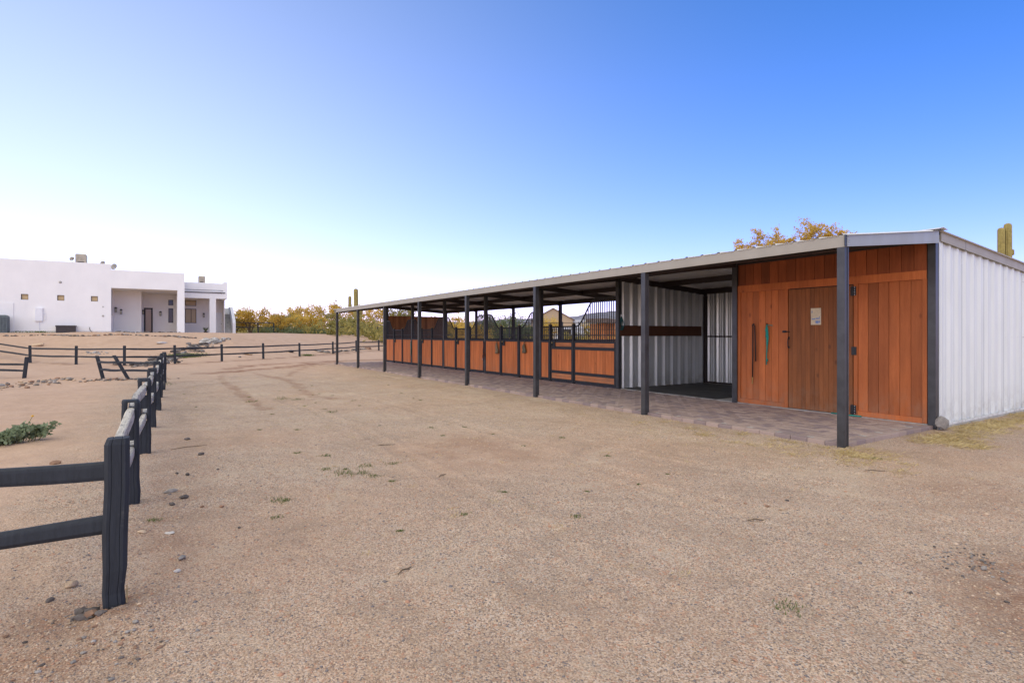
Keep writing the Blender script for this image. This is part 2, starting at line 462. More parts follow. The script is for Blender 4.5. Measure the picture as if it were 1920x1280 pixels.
# ------------------------------------------------------------------ mesh helpers
class MB:
    def __init__(s): s.v, s.f, s.m = [], [], []
    def add(s, vs_, fs, mi=0):
        o = len(s.v)
        s.v.extend([tuple(p) for p in vs_])
        for f in fs:
            s.f.append(tuple(i + o for i in f)); s.m.append(mi)
        return s
    def box(s, x0, x1, y0, y1, z0, z1, mi=0):
        v = [(x0, y0, z0), (x1, y0, z0), (x1, y1, z0), (x0, y1, z0), (x0, y0, z1), (x1, y0, z1), (x1, y1, z1), (x0, y1, z1)]
        return s.add(v, [(0, 3, 2, 1), (4, 5, 6, 7), (0, 1, 5, 4), (1, 2, 6, 5), (2, 3, 7, 6), (3, 0, 4, 7)], mi)
    def bar(s, a, b, w, h, up=(0, 0, 1), mi=0):
        a, b = Vector(a), Vector(b)
        d = (b - a).normalized(); u = Vector(up)
        if abs(d.dot(u)) > 0.95: u = Vector((0, 1, 0))
        r = d.cross(u).normalized(); u = r.cross(d)
        v = []
        for p in (a, b):
            for i, j in ((-1, -1), (1, -1), (1, 1), (-1, 1)):
                v.append(p + r * (i * w / 2) + u * (j * h / 2))
        return s.add(v, [(0, 3, 2, 1), (4, 5, 6, 7), (0, 1, 5, 4), (1, 2, 6, 5), (2, 3, 7, 6), (3, 0, 4, 7)], mi)
    def tube(s, pts, rad, n=8, cap=True, mi=0, sect=None):
        pts = [Vector(p) for p in pts]
        if not hasattr(rad, '__len__'): rad = [rad] * len(pts)
        t0 = (pts[1] - pts[0]).normalized()
        ref = Vector((0, 0, 1)) if abs(t0.z) < 0.9 else Vector((1, 0, 0))
        nrm = t0.cross(ref).normalized()
        v = []
        for i, p in enumerate(pts):
            t = (pts[min(i + 1, len(pts) - 1)] - pts[max(i - 1, 0)]).normalized()
            nrm = (nrm - t * nrm.dot(t)).normalized(); bn = t.cross(nrm)
            for k in range(n):
                a = 2 * math.pi * k / n
                rr = rad[i] * (sect(a) if sect else 1)
                v.append(p + nrm * (math.cos(a) * rr) + bn * (math.sin(a) * rr))
        f = []
        for i in range(len(pts) - 1):
            for k in range(n):
                f.append((i * n + k, i * n + (k + 1) % n, (i + 1) * n + (k + 1) % n, (i + 1) * n + k))
        if cap:
            f.append(tuple(reversed(range(n)))); f.append(tuple(range((len(pts) - 1) * n, len(pts) * n)))
        return s.add(v, f, mi)
    def loft(s, rings, mi=0, cap=True):
        n = len(rings[0]); v = [p for r in rings for p in r]; f = []
        for i in range(len(rings) - 1):
            for k in range(n):
                f.append((i * n + k, i * n + (k + 1) % n, (i + 1) * n + (k + 1) % n, (i + 1) * n + k))
        if cap:
            f.append(tuple(reversed(range(n)))); f.append(tuple(range((len(rings) - 1) * n, len(rings) * n)))
        return s.add(v, f, mi)
    def prism(s, poly, axis, a0, a1, mi=0):
        """poly of 2-d points extruded along an axis ('x': points are y,z; 'y': points are x,z)."""
        mk = (lambda p, a: (a, p[0], p[1])) if axis == 'x' else (lambda p, a: (p[0], a, p[1]))
        n = len(poly)
        v = [mk(p, a0) for p in poly] + [mk(p, a1) for p in poly]
        f = [tuple(range(n)), tuple(reversed(range(n, 2 * n)))]
        f += [(i, i + n, (i + 1) % n + n, (i + 1) % n) for i in range(n)]
        return s.add(v, f, mi)
    def mesh(s, name, smooth=False, fix=True):
        me = D.meshes.new(name)
        me.from_pydata(s.v, [], s.f)
        if fix:
            import bmesh
            b = bmesh.new(); b.from_mesh(me); bmesh.ops.recalc_face_normals(b, faces=b.faces); b.to_mesh(me); b.free()
        if any(s.m): me.polygons.foreach_set('material_index', s.m)
        if smooth: me.polygons.foreach_set('use_smooth', [True] * len(me.polygons))
        return me
    def build(s, name, mats, parent=None, smooth=False, bevel=0.0):
        me = s.mesh(name, smooth)
        for m in (mats if isinstance(mats, (list, tuple)) else [mats]): me.materials.append(MAT[m])
        o = D.objects.new(name, me); COL.objects.link(o)
        if parent: place_child(o, parent)
        if bevel:
            b = o.modifiers.new('bevel', 'BEVEL'); b.width = bevel; b.segments = 2; b.limit_method = 'ANGLE'; b.angle_limit = R(50)
        return o

PLOC = {}
def place_child(o, parent):
    """Parent while the child's data stays in world coordinates (parents carry only a translation)."""
    o.parent = parent
    off = Vector(PLOC.get(parent.name, (0, 0, 0)))
    o.location = Vector(o.location) - off
    PLOC[o.name] = Vector((0, 0, 0)) + Vector(PLOC.get('@' + o.name, (0, 0, 0)))
    PLOC[o.name] = o.location + off

def thing(name, label, cat, loc=(0, 0, 0), group=None):
    o = D.objects.new(name, None); COL.objects.link(o)
    o.location = loc; o.empty_display_size = 0.2
    PLOC[o.name] = Vector(loc)
    return tag(o, label, cat, group)

def tag(o, label, cat, group=None, kind=None):
    o['label'] = label; o['category'] = cat
    if group: o['group'] = group
    if kind: o['kind'] = kind
    return o

def piece(name, me, parent, loc, scale=(1, 1, 1), rot=None):
    o = D.objects.new(name, me); COL.objects.link(o)
    o.location = loc; o.scale = scale
    if rot: o.rotation_euler = rot
    place_child(o, parent)
    return o

def unit_box(name, mat, ch=0.0):
    me = MB().box(-.5, .5, -.5, .5, -.5, .5).mesh(name); me.materials.append(MAT[mat]); return me

def sheet_mesh(name, verts, faces, mat, smooth=False):
    me = D.meshes.new(name)
    v = np.asarray(verts, np.float32); f = np.asarray(faces, np.int32)
    me.vertices.add(len(v)); me.vertices.foreach_set('co', v.ravel())
    n, k = f.shape
    me.loops.add(n * k); me.loops.foreach_set('vertex_index', f.ravel())
    me.polygons.add(n); me.polygons.foreach_set('loop_start', np.arange(0, n * k, k)); me.polygons.foreach_set('loop_total', np.full(n, k))
    if smooth: me.polygons.foreach_set('use_smooth', np.ones(n, bool))
    me.update(calc_edges=True); me.validate()
    me.materials.append(MAT[mat])
    return me

def link_mesh(name, me, parent=None):
    o = D.objects.new(name, me); COL.objects.link(o)
    if parent: place_child(o, parent)
    return o

def vnoise(x, y, seed=0):
    xi, yi = np.floor(x).astype(np.int64), np.floor(y).astype(np.int64)
    fx, fy = x - xi, y - yi
    fx, fy = fx * fx * (3 - 2 * fx), fy * fy * (3 - 2 * fy)
    def h(a, b):
        n = (a * 374761393 + b * 668265263 + seed * 2147483647) & 0xffffffff
        n = ((n ^ (n >> 13)) * 1274126177) & 0xffffffff
        return ((n ^ (n >> 16)) & 0xffff) / 65535.0
    return (h(xi, yi) * (1 - fx) + h(xi + 1, yi) * fx) * (1 - fy) + (h(xi, yi + 1) * (1 - fx) + h(xi + 1, yi + 1) * fx) * fy - 0.5

# ------------------------------------------------------------------ terrain
def sst(a, b, x):
    t = np.clip((x - a) / (b - a), 0, 1); return t * t * (3 - 2 * t)

def gz(x, y):
    x = np.asarray(x, float); y = np.asarray(y, float)
    ys = 32.0 + 0.95 * np.maximum(0, x + 3) + 0.25 * np.maximum(0, -x - 9)
    m = 1.62 * sst(0, 14.5, y - ys)
    m = m * (1 - 0.25 * sst(0, 26, x)) - 0.35 * sst(62, 95, y)
    m = np.maximum(m, 0)
    far = sst(60, 140, np.hypot(x, y - 20))
    m = m * (1 - far) + 1.0 * far
    und = 0.035 * np.sin(x * 0.55 + 1.3) * np.sin(y * 0.37 + x * 0.2) + 0.02 * np.sin(x * 1.1 - y * 0.9)
    w = sst(-8.0, -10.5, x) + 0.25
    w = np.where((x > -0.6) & (y > -0.6) & (y < 26) & (x < 8), 0, w)
    return m + und * np.minimum(w, 1) * 2.0 - 0.004

def G(x, y): return float(gz(x, y))

def poly_dist(px, py, pts):
    best = np.full(px.shape, 1e9)
    for (ax, ay), (bx, by) in zip(pts[:-1], pts[1:]):
        dx, dy = bx - ax, by - ay
        t = np.clip(((px - ax) * dx + (py - ay) * dy) / (dx * dx + dy * dy), 0, 1)
        best = np.minimum(best, np.hypot(px - ax - t * dx, py - ay - t * dy))
    return best

def axis_lines(lo, hi, step, out_lo, out_hi, grow):
    a = list(np.arange(lo, hi + 1e-6, step)); s = step; p = hi
    while p < out_hi: s *= grow; p += s; a.append(p)
    s = step; p = lo
    while p > out_lo: s *= grow; p -= s; a.insert(0, p)
    return np.array(a)

TRACKS = [([(-5.9, 19.96), (-5.13, 20.54), (-4.24, 21.56), (-3.1, 22.16), (-1.56, 24.24), (0.85, 26.52)], .55),
          ([(-4.87, 23.28), (-3.51, 25.48), (-1.91, 26.26), (0.52, 27.45), (3.15, 28.14), (6.12, 28.01)], .5),
          ([(-4.38, 18.99), (-4.07, 16.34), (-4.04, 13.85), (-4.26, 11.34), (-4.32, 9.88), (-4.07, 9.19)], .16),
          ([(-3.63, 16.92), (-2.91, 19.51), (-1.84, 22.31), (-0.8, 23.76)], .14),
          ([(-5.68, 18.22), (-5.77, 14.52), (-5.71, 11.78), (-5.72, 8.96), (-5.64, 8.11)], .13),
          ([(-12.9, 34.0), (-8.8, 27.4), (-6.8, 28.6), (-4.5, 30.3), (-2.1, 32.1), (0.6, 34.9), (3.8, 38.8), (9.3, 44.5)], .35)]
RUTS = [[(-6.6, -0.8), (-6.29, -0.59), (-5.98, -0.42), (-5.61, -0.15), (-5.28, 0.12), (-4.9, 0.5)],
        [(-6.4, -1.25), (-6.17, -1.2), (-6.01, -1.18), (-5.8, -1.21), (-5.61, -1.25), (-5.3, -1.4)],
        [(-2.5, 2.2), (-2.38, 1.26), (-2.24, 0.33), (-2.08, -0.33), (-1.89, -0.82)]]

def build_ground():
    xs = axis_lines(-10.5, 0.5, 0.03, -2500, 3500, 1.055)
    ys = axis_lines(-3.2, 7.0, 0.03, -600, 5000, 1.045)
    X, Y = np.meshgrid(xs, ys)
    Z = gz(X, Y)
    near = np.exp(-np.maximum(0, np.hypot(X + 5, Y - 3) - 14) / 14)
    yard = np.where((X > -0.05) & (Y > -0.3) & (Y < 25) & (X < 7.6), 0, 1)
    Z += near * yard * (0.020 * vnoise(X * 1.3, Y * 1.3, 1) + 0.014 * vnoise(X * 3.7, Y * 3.7, 2) + 0.010 * vnoise(X * 9, Y * 9, 3))
    Z += (1 - near) * 0.05 * vnoise(X * 0.6, Y * 0.6, 5) * np.where((Y > 26) | (X < -8), 1, 0)
    for r in RUTS:
        d = poly_dist(X, Y, r) + 0.02 * vnoise(X * 6, Y * 6, 9)
        Z += 0.010 * np.exp(-((d - 0.07) / 0.06) ** 2) - 0.009 * np.exp(-(d / 0.07) ** 2)
    for off in (-5.35, -3.75):                      # wheel tracks of the yard, shallow, with cleats
        cx = off + 0.5 * np.sin(Y * 0.22 + 0.6) + 0.12 * vnoise(Y * .8, Y * 0 + off, 31)
        q = np.abs(X - cx)
        on = np.exp(-((q) / 0.10) ** 4) * sst(-3.2, -1.0, Y) * (1 - sst(9, 16, Y)) * np.clip(0.55 + 1.6 * vnoise(X * .7, Y * .5, 33), 0, 1)
        Z += on * (-0.010 + 0.005 * np.sin(Y * 62.0 + np.sign(X - cx) * 1.2)) + 0.006 * np.exp(-((q - 0.15) / 0.04) ** 2) * (1 - sst(9, 16, Y)) * sst(-3.2, -1.0, Y)
    hr = np.random.default_rng(41)
    for hx, hy, ha in zip(hr.uniform(-7.2, -.5, 230), hr.uniform(-2.4, 8, 230), hr.uniform(0, 6.28, 230)):
        i0, i1 = np.searchsorted(xs, (hx - .25, hx + .25)); j0, j1 = np.searchsorted(ys, (hy - .25, hy + .25))
        if i1 - i0 < 3 or j1 - j0 < 3: continue
        x_, y_ = X[j0:j1, i0:i1] - hx, Y[j0:j1, i0:i1] - hy
        u_, v_ = x_ * math.cos(ha) + y_ * math.sin(ha), -x_ * math.sin(ha) + y_ * math.cos(ha)
        rr_ = np.hypot(u_ / .075, v_ / .060)
        Z[j0:j1, i0:i1] += hr.uniform(.35, 1.0) * (-0.011 * np.exp(-rr_ ** 4) + 0.006 * np.exp(-((rr_ - 1.35) / .3) ** 2) * (.6 + .4 * np.cos(ha + 3 * np.arctan2(v_, u_))))
    for px_, py_ in [(-7.62, 2.02), (-7.575, 4.3), (-7.53, 6.62), (-7.46, 8.93), (-7.42, 11.3)] + [(-0.09, k * 3.415) for k in range(8)]:
        Z += 0.022 * np.exp(-(((X - px_) / .17) ** 2 + ((Y - py_) / .16) ** 2)) * (1 + 1.4 * vnoise(X * 14, Y * 14, 6)) * np.where(X > 0.0, 0, 1)
    Z -= 0.02 * (np.exp(-((X + 7.9) / .35) ** 2) * np.exp(-((Y - 0.1) / .4) ** 2))
    # soil heaped round the nearest fence post
    Z += 0.035 * np.exp(-(((X + 7.55) / .16) ** 2 + ((Y + 0.2) / .14) ** 2)) * (1 + vnoise(X * 20, Y * 20, 4))
    jig = 0.5 * vnoise(X * 1.7, Y * 1.7, 11) + 0.35 * vnoise(X * 5, Y * 5, 12)
    damp = np.zeros_like(X)
    for pts, w in TRACKS:
        d = poly_dist(X, Y, pts)
        damp = np.maximum(damp, (1.0 if w > .3 else .55) * (1 - sst(w * 0.35, w * 1.25, d + jig * w * 2.2)))
    for cx, cy, rx, ry, a in ((-4.1, 2.7, 1.25, 1.5, .40), (-3.2, -2.7, .85, .65, .85), (-7.7, -0.1, .5, .4, .6), (-8.1, -.7, .7, .5, .55), (-7.4, .9, .35, 1.0, .4), (-1.2, -1.6, 1.2, .7, .3), (-7.3, 2.4, .45, 2.2, .3)):
        d = np.hypot((X - cx) / rx, (Y - cy) / ry) + jig * 0.7
        damp = np.maximum(damp, a * (1 - sst(0.25, 1.1, d)))
    sand = np.maximum(sst(-7.7, -9.2, X + 0.8 * jig), sst(12, 28, Y + X * 0.3 + 6 * jig))
    sand = np.maximum(sand, 0.55 * (1 - sst(.3, 1.1, np.hypot((X + 4.1) / 1.4, (Y - 2.7) / 1.8) + jig)))
    d_edge = np.abs(X + 0.55)
    straw = (1 - sst(0.2, 1.4, d_edge + jig)) * sst(-1.5, 0, Y) * (1 - sst(22, 26, Y)) * 0.9
    straw = np.maximum(straw, (1 - sst(0.1, 0.9, np.abs(Y + 0.35) + jig * .6)) * sst(1.0, 1.8, X) * (1 - sst(7, 9, X)))
    straw = np.maximum(straw, 0.5 * (1 - sst(1.5, 5.5, np.hypot(X + 4.2, (Y - 9) * 0.55) + jig)))
    ny, nx = X.shape
    idx = np.arange(ny * nx).reshape(ny, nx)
    F = np.stack([idx[:-1, :-1], idx[:-1, 1:], idx[1:, 1:], idx[1:, :-1]], -1).reshape(-1, 4)
    me = sheet_mesh('ground', np.stack([X, Y, Z], -1).reshape(-1, 3), F, 'ground', True)
    ca = me.color_attributes.new('mask', 'FLOAT_COLOR', 'POINT')
    ca.data.foreach_set('color', np.stack([damp, sand, straw, np.ones_like(X)], -1).astype(np.float32).ravel())
    o = link_mesh('ground', me); o['kind'] = 'structure'
    return xs, ys, Z
GXS, GYS, GZ = build_ground()

def GF(x, y):
    """Height of the finished ground sheet."""
    i = int(np.clip(np.searchsorted(GXS, x) - 1, 0, len(GXS) - 2)); j = int(np.clip(np.searchsorted(GYS, y) - 1, 0, len(GYS) - 2))
    u = (x - GXS[i]) / (GXS[i + 1] - GXS[i]); v = (y - GYS[j]) / (GYS[j + 1] - GYS[j])
    return float(GZ[j, i] * (1 - u) * (1 - v) + GZ[j, i + 1] * u * (1 - v) + GZ[j + 1, i] * (1 - u) * v + GZ[j + 1, i + 1] * u * v)

def GFv(x, y):
    i = np.clip(np.searchsorted(GXS, x) - 1, 0, len(GXS) - 2); j = np.clip(np.searchsorted(GYS, y) - 1, 0, len(GYS) - 2)
    u = (x - GXS[i]) / (GXS[i + 1] - GXS[i]); v = (y - GYS[j]) / (GYS[j + 1] - GYS[j])
    return GZ[j, i] * (1 - u) * (1 - v) + GZ[j, i + 1] * u * (1 - v) + GZ[j + 1, i] * (1 - u) * v + GZ[j + 1, i + 1] * u * v

# distant mountains
def build_mountain():
    n, k = 160, 14
    v, f = [], []
    for i in range(n):
        a = R(2 + 88 * i / (n - 1))
        ridge = 150 + 95 * math.exp(-((math.degrees(a) - 47) / 6.5) ** 2) + 60 * math.exp(-((math.degrees(a) - 66) / 9) ** 2)
        ridge += 40 * float(vnoise(np.array(i * .13), np.array(3.3), 3)) + 22 * float(vnoise(np.array(i * .41), np.array(1.3), 4)) + 10 * float(vnoise(np.array(i * 1.1), np.array(5.3), 6))
        ridge *= float(sst(6, 36, np.array(math.degrees(a)))) * .85 + .05
        for j in range(k):
            t = j / (k - 1); d = 3000 + 900 * t
            h = ridge * (t ** 0.8) + 16 * math.sin(t * 3.14) * float(vnoise(np.array(i * .5), np.array(j * .9), 8)) * 2
            v.append((math.sin(a) * d, math.cos(a) * d, -6 + h))
    for i in range(n - 1):
        for j in range(k - 1):
            f.append((i * k + j, (i + 1) * k + j, (i + 1) * k + j + 1, i * k + j + 1))
    o = link_mesh('mountain', sheet_mesh('mountain', v, f, 'mountain', True)); o['kind'] = 'structure'
build_mountain()

# ------------------------------------------------------------------ stable
SW, SF = 3.47, 3.415      # bay length at the stall line and at the front posts
XW, XB = 2.61, 6.02       # stall line and back line
LEN = 7 * SW
FZ = 0.055                # top of the paving
def roof_z(x):            # underside of the roof sheets
    return 2.712 + 0.12 * x if x <= XW else 3.025 - 0.068 * (x - XW)

stable = thing('horse_stable', 'long open-fronted horse stable with grey metal roof, orange wood stall fronts and white corrugated end', 'stable', (0, 0, 0))

# paved walkway: each paver a piece, the far ones joined
walk = MB().box(0.03, XW + 0.35, 0.03, LEN + 0.2, -0.10, FZ - 0.012).build('paved_walkway', 'concrete')
walk['kind'] = 'structure'
MB().box(XW + 0.02, XB + 0.1, 2 * SW * 0 + SW, 2 * SW, -0.05, FZ + 0.004).build('bay_slab', 'concrete', stable)
def paver_mesh(name, a, b, h=0.06):
    g = 0.004; c = 0.006
    m = MB()
    base = [(-a / 2 + g, -b / 2 + g), (a / 2 - g, -b / 2 + g), (a / 2 - g, b / 2 - g), (-a / 2 + g, b / 2 - g)]
    top = [(-a / 2 + g + c, -b / 2 + g + c), (a / 2 - g - c, -b / 2 + g + c), (a / 2 - g - c, b / 2 - g - c), (-a / 2 + g + c, b / 2 - g - c)]
    v = [(x, y, -h) for x, y in base] + [(x, y, -c) for x, y in base] + [(x, y, 0) for x, y in top]
    f = [(8, 9, 10, 11)]
    for k in range(4):
        f += [(k, (k + 1) % 4, (k + 1) % 4 + 4, k + 4), (k + 4, (k + 1) % 4 + 4, (k + 1) % 4 + 8, k + 8)]
    m.add(v, f)
    me = m.mesh(name); me.materials.append(MAT['paver'])
    return m, me
def build_pavers():
    spots = []
    ew, el = 0.115, 0.235
    mbE, meE = paver_mesh('edge_paver', ew, el, 0.085)
    mbN, meN = paver_mesh('end_paver', el, ew, 0.085)
    mbH, meH = paver_mesh('paver', 0.23, 0.115)
    mbV, meV = paver_mesh('paver_upright', 0.115, 0.23)
    y = 0.1175
    while y < LEN + 0.1:
        spots.append((ew / 2 - 0.055, y, 0, meE, mbE)); y += el
    x = ew + el / 2 - 0.05
    while x < XW + 0.15:
        spots.append((x, 0.058, 0, meN, mbN)); x += el
    s = 0.115
    x0, y0 = 0.062, 0.118      # herringbone field: pairs stepping along the diagonal
    cells = set()
    for j in range(int((LEN) / s) + 2):
        for i in range(int((XW - x0 + .1) / s) + 2):
            k = (i - j) % 4
            cx, cy = x0 + i * s, y0 + j * s
            if cx > XW - 0.05 or cy > LEN: continue
            if k == 0 and cx + 2 * s < XW + 0.1:
                spots.append((cx + s, cy + s / 2, 0, meH, mbH))
            elif k == 3:
                spots.append((cx + s / 2, cy + s, 0, meV, mbV))
            elif k == 0:
                pass
    cx, cy = -7.418, -3.713
    spots.sort(key=lambda p: math.hypot(p[0] - cx, p[1] - cy) - (3.0 if p[3] in (meE, meN) else 0))
    far = MB()
    for n, (x, y, r, me, mb) in enumerate(spots):
        dz = random.uniform(-0.003, 0.003)
        if n < 290:
            piece('paver', me, walk, (x, y, FZ + dz), (1, 1, 1), (random.uniform(-.006, .006), random.uniform(-.006, .006), random.uniform(-.01, .01)))
        else:
            far.add([(a + x, b + y, c + FZ + dz) for a, b, c in mb.v], mb.f)
    o = far.build('paving_beyond', 'paver', walk)
    o['kind'] = 'stuff'
build_pavers()

# front posts, wall posts, back posts
def steel_post(x, y, z0, z1, w=0.105, d=0.105, mat='steel', name='post', foot=False):
    m = MB()
    t = 0.012
    m.box(x - w / 2, x + w / 2, y - d / 2, y + d / 2, z0 + (0.06 if foot else 0), z1)
    # lips of the folded channel
    m.box(x + w / 2 - t * 2, x + w / 2 + 0.003, y - d / 2 - 0.006, y - d / 2 + 0.002, z0 + 0.07, z1 - 0.004)
    m.box(x - w / 2 - 0.003, x - w / 2 + t, y - d / 2 - 0.006, y - d / 2 + 0.002, z0 + 0.07, z1 - 0.004)
    o = m.build(name, mat, stable)
    if foot:
        MB().box(x - w / 2 - .004, x + w / 2 + .004, y - d / 2 - .004, y + d / 2 + .004, z0, z0 + 0.061).build('rusty_foot', 'rust', o)
    return o
for k in range(8):
    w = 0.092 if k == 0 else 0.095
    steel_post(-0.005 - 0.065, k * SF + 0.0, GF(-0.07, k * SF) - 0.08, 2.556, w, w, foot=True, name='front_post')
MB().box(-0.145, -0.10, -0.07, -0.058, 2.56, 2.705).build('corner_strap', 'steel', stable)
for k in range(8):
    if k == 0:
        m = MB().box(XW - 0.03, XW + 0.085, -0.03, 0.075, 0.0, roof_z(XW) - .02)
        m.build('corner_post', 'steel', stable)
        continue
    steel_post(XW, k * SW, 0.0, roof_z(XW) - 0.05, 0.11, 0.11, 'steel', 'wall_post')
for k in range(1, 8):
    steel_post(XB, k * SW, 0.0, roof_z(XB) - 0.05, 0.1, 0.1, 'beam', 'back_post')

# roof frame
for k in range(8):
    y = min(k * SW, LEN - .03)
    m = MB()
    if k > 0:
        m.bar((0.0, y, roof_z(0) - .115), (XW, y, roof_z(XW) - .115), .07, .15)
        m.bar((XW, y, roof_z(XW) - .115), (XB, y, roof_z(XB) - .115), .07, .15)
        m.build('rafter', 'beam', stable)
for x, h in ((0.06, .16), (1.32, .13), (XW, .15), (4.3, .13), (XB, .15)):
    m = MB()
    m.box(x - .03, x + .03, 0.02 if x < 2 else SW * .0 + .09, LEN - 0.01, roof_z(x) - h - .012, roof_z(x) - .006)
    m.build('purlin', 'beam', stable)
# front fascia in lengths, one per bay
for k in range(7):
    MB().box(-0.118, -0.098, k * SF + (-0.055 if k == 0 else .004), (k + 1) * SF - 0.0 + (0.08 if k == 6 else 0), 2.556, 2.708).build('fascia', 'fascia', stable)
# sloping end fascia
m = MB()
m.prism([(-0.10, 2.556), (XW - .035, 2.556 + .10 * XW + .022), (XW - .035, roof_z(XW) - .012), (-0.10, 2.704)], 'y', -0.075, -0.055)
o = m.build('end_fascia', 'fascia_end', stable)
for zz in (2.59, 2.62, 2.65, 2.68):
    for xx in (-0.075, -0.055):
        MB().tube([(xx, -0.083, zz), (xx, -0.070, zz)], .005, 6).build('bolt', 'zinc', o)
# far end fascia
MB().prism([(-0.10, 2.556), (XW, 2.87), (XB, 2.62), (XB, roof_z(XB) - .01), (XW, roof_z(XW) - .01), (-0.1, 2.704)], 'y', LEN + .02, LEN + .04).build('end_fascia', 'fascia', stable)

# corrugated sheets
def ribs(width, major=0.305, off=0.0, hm=0.030, hn=0.005):
    pts = [(0.0, 0.0)]
    n = int(round(width / major))
    for k in range(n):
        s = k * major + off
        pts += [(s + .050, 0), (s + .072, hm), (s + .108, hm), (s + .130, 0), (s + .175, 0), (s + .183, hn), (s + .197, hn), (s + .205, 0),
                (s + .238, 0), (s + .246, hn), (s + .260, hn), (s + .268, 0)]
    pts.append((width, 0.0))
    return pts
def roof_sheets():
    prof = ribs(0.915, hm=0.024)
    n = int(math.ceil((LEN + 0.2) / 0.915))
    for k in range(n):
        y0 = -0.10 + k * 0.915
        for x0, x1, nm in ((-0.128, XW + .01, 'roof_sheet'), (XW + .01, XB + 0.28, 'roof_sheet')):
            if k < 4 and x0 > 0: x1 = 7.55
            v, f = [], []
            for s, h in prof:
                yy = min(y0 + s, LEN + .12)
                dz = random.uniform(-.001, .001)
                v += [(x0, yy, roof_z(x0) + h + dz), (x1, yy, roof_z(x1) + h + dz)]
            for i in range(len(prof) - 1):
                f.append((2 * i, 2 * i + 1, 2 * i + 3, 2 * i + 2))
            me = sheet_mesh(nm, v, f, 'roofsheet'); link_mesh(nm, me, stable)
roof_sheets()
MB().prism([(XW - .16, roof_z(XW - .16) + .036), (XW, roof_z(XW) + .052), (XW + .16, roof_z(XW + .16) + .040), (XW + .16, roof_z(XW + .16) + .034), (XW, roof_z(XW) + .046), (XW - .16, roof_z(XW - .16) + .030)], 'y', -.12, LEN + .14).build('ridge_cap', 'roofsheet', stable)

def wall_panels(pts_fn, length, z0, ztop, mat, parent, name='wall_sheet', outward=1, w=0.915, hm=.031):
    """Upright corrugated sheets along a wall; pts_fn(s, h) gives x, y of a point s along it, h out of it."""
    s0 = 0.0
    while s0 < length - .01:
        ww = min(w, length - s0)
        prof = [(s, h) for s, h in ribs(w, hm=hm) if s <= ww] 
        if prof[-1][0] < ww: prof.append((ww, prof[-1][1]))
        v, f = [], []
        for s, h in prof:
            x, y = pts_fn(s0 + s, h * outward)
            v += [(x, y, z0), (x, y, ztop(x))]
        for i in range(len(prof) - 1): f.append((2 * i, 2 * i + 1, 2 * i + 3, 2 * i + 2))
        link_mesh(name, sheet_mesh(name, v, f, mat), parent)
        s0 += w + 0.007
# white end wall, on a concrete kerb, with trim
EX = 7.45
endwall = MB().box(XW + .10, EX, 0.012, 0.05, -0.02, 2.6).build('end_wall', 'beam', stable)
wall_panels(lambda s, h: (XW + .115 + s, 0.0 - h), EX - XW - .115, 0.06, lambda x: roof_z(x) - .07, 'wallsheet', endwall)
for i in range(15):
    xx = XW + .2 + i * .305
    for zz_ in (0.16, 1.40, 2.45):
        if xx < EX: MB().tube([(xx, -0.014, zz_), (xx, .004, zz_)], .0085, 6).build('screw', 'zinc', endwall)
MB().box(XW + .02, EX, -0.045, 0.03, -0.14, 0.045).build('kerb', 'concrete', stable)
MB().box(XW + .084, XW + .124, -0.036, 0.012, 0.055, roof_z(XW) - .05).build('corner_trim', 'wallsheet', stable)
MB().box(XW + .124, EX, -0.05, -0.034, 0.035, 0.072).build('base_trim', 'wallsheet', stable)
m = MB().prism([(XW + .082, roof_z(XW) - .145), (EX + .1, roof_z(EX) - .145), (EX + .1, roof_z(EX) + .028), (XW + .082, roof_z(XW) + .028)], 'y', -0.062, -0.044)
rk = m.build('rake_trim', 'fascia', stable)
MB().box(XW + 1.0, XW + 1.004, -0.064, -0.044, roof_z(XW + 1) - .143, roof_z(XW + 1) + .026).build('trim_joint', 'steel', rk)

# grooming bay: corrugated walls, kick board, girt
bay = MB().box(XW + .06, XB, 2 * SW + .012, 2 * SW + .03, FZ, 2.72).build('bay_side_wall', 'beam', stable)
wall_panels(lambda s, h: (XW + .06 + s, 2 * SW - h), XB - XW - .06, FZ + .01, lambda x: roof_z(x) - .19, 'galv', bay, hm=.055)
bw = MB().box(XB + .03, XB + .05, SW, 2 * SW, FZ, 2.76).build('bay_back_wall', 'beam', stable)
wall_panels(lambda s, h: (XB + .02 - h, 2 * SW - s), SW, FZ + .02, lambda x: 2.75, 'galv', bw)
MB().box(XB - .05, XB + .0, SW + .05, 2 * SW - .05, 1.38, 1.42).build('girt', 'beam', stable)
MB().box(XB - .05, XB + .0, SW + .05, 2 * SW - .05, FZ, FZ + .05).build('sill_rail', 'beam', stable)
MB().box(XB - .08, XB - .0, 2 * SW - .09, 2 * SW - .01, FZ, 2.56).build('bay_corner_post', 'beam', stable)
MB().box(XW + .0, XB - .25, 2 * SW - .075, 2 * SW - .032, 1.415, 1.688).build('kick_board', 'rubwood', stable)
# tack room side wall towards the bay
ts = MB().box(XW + .06, EX, SW - .05, SW - .01, FZ, 2.62).build('tack_room_side_wall', 'galv', stable)
MB().box(EX - .05, EX, 0.05, SW - .05, 0, 2.5).build('tack_room_back_wall', 'galv', stable)

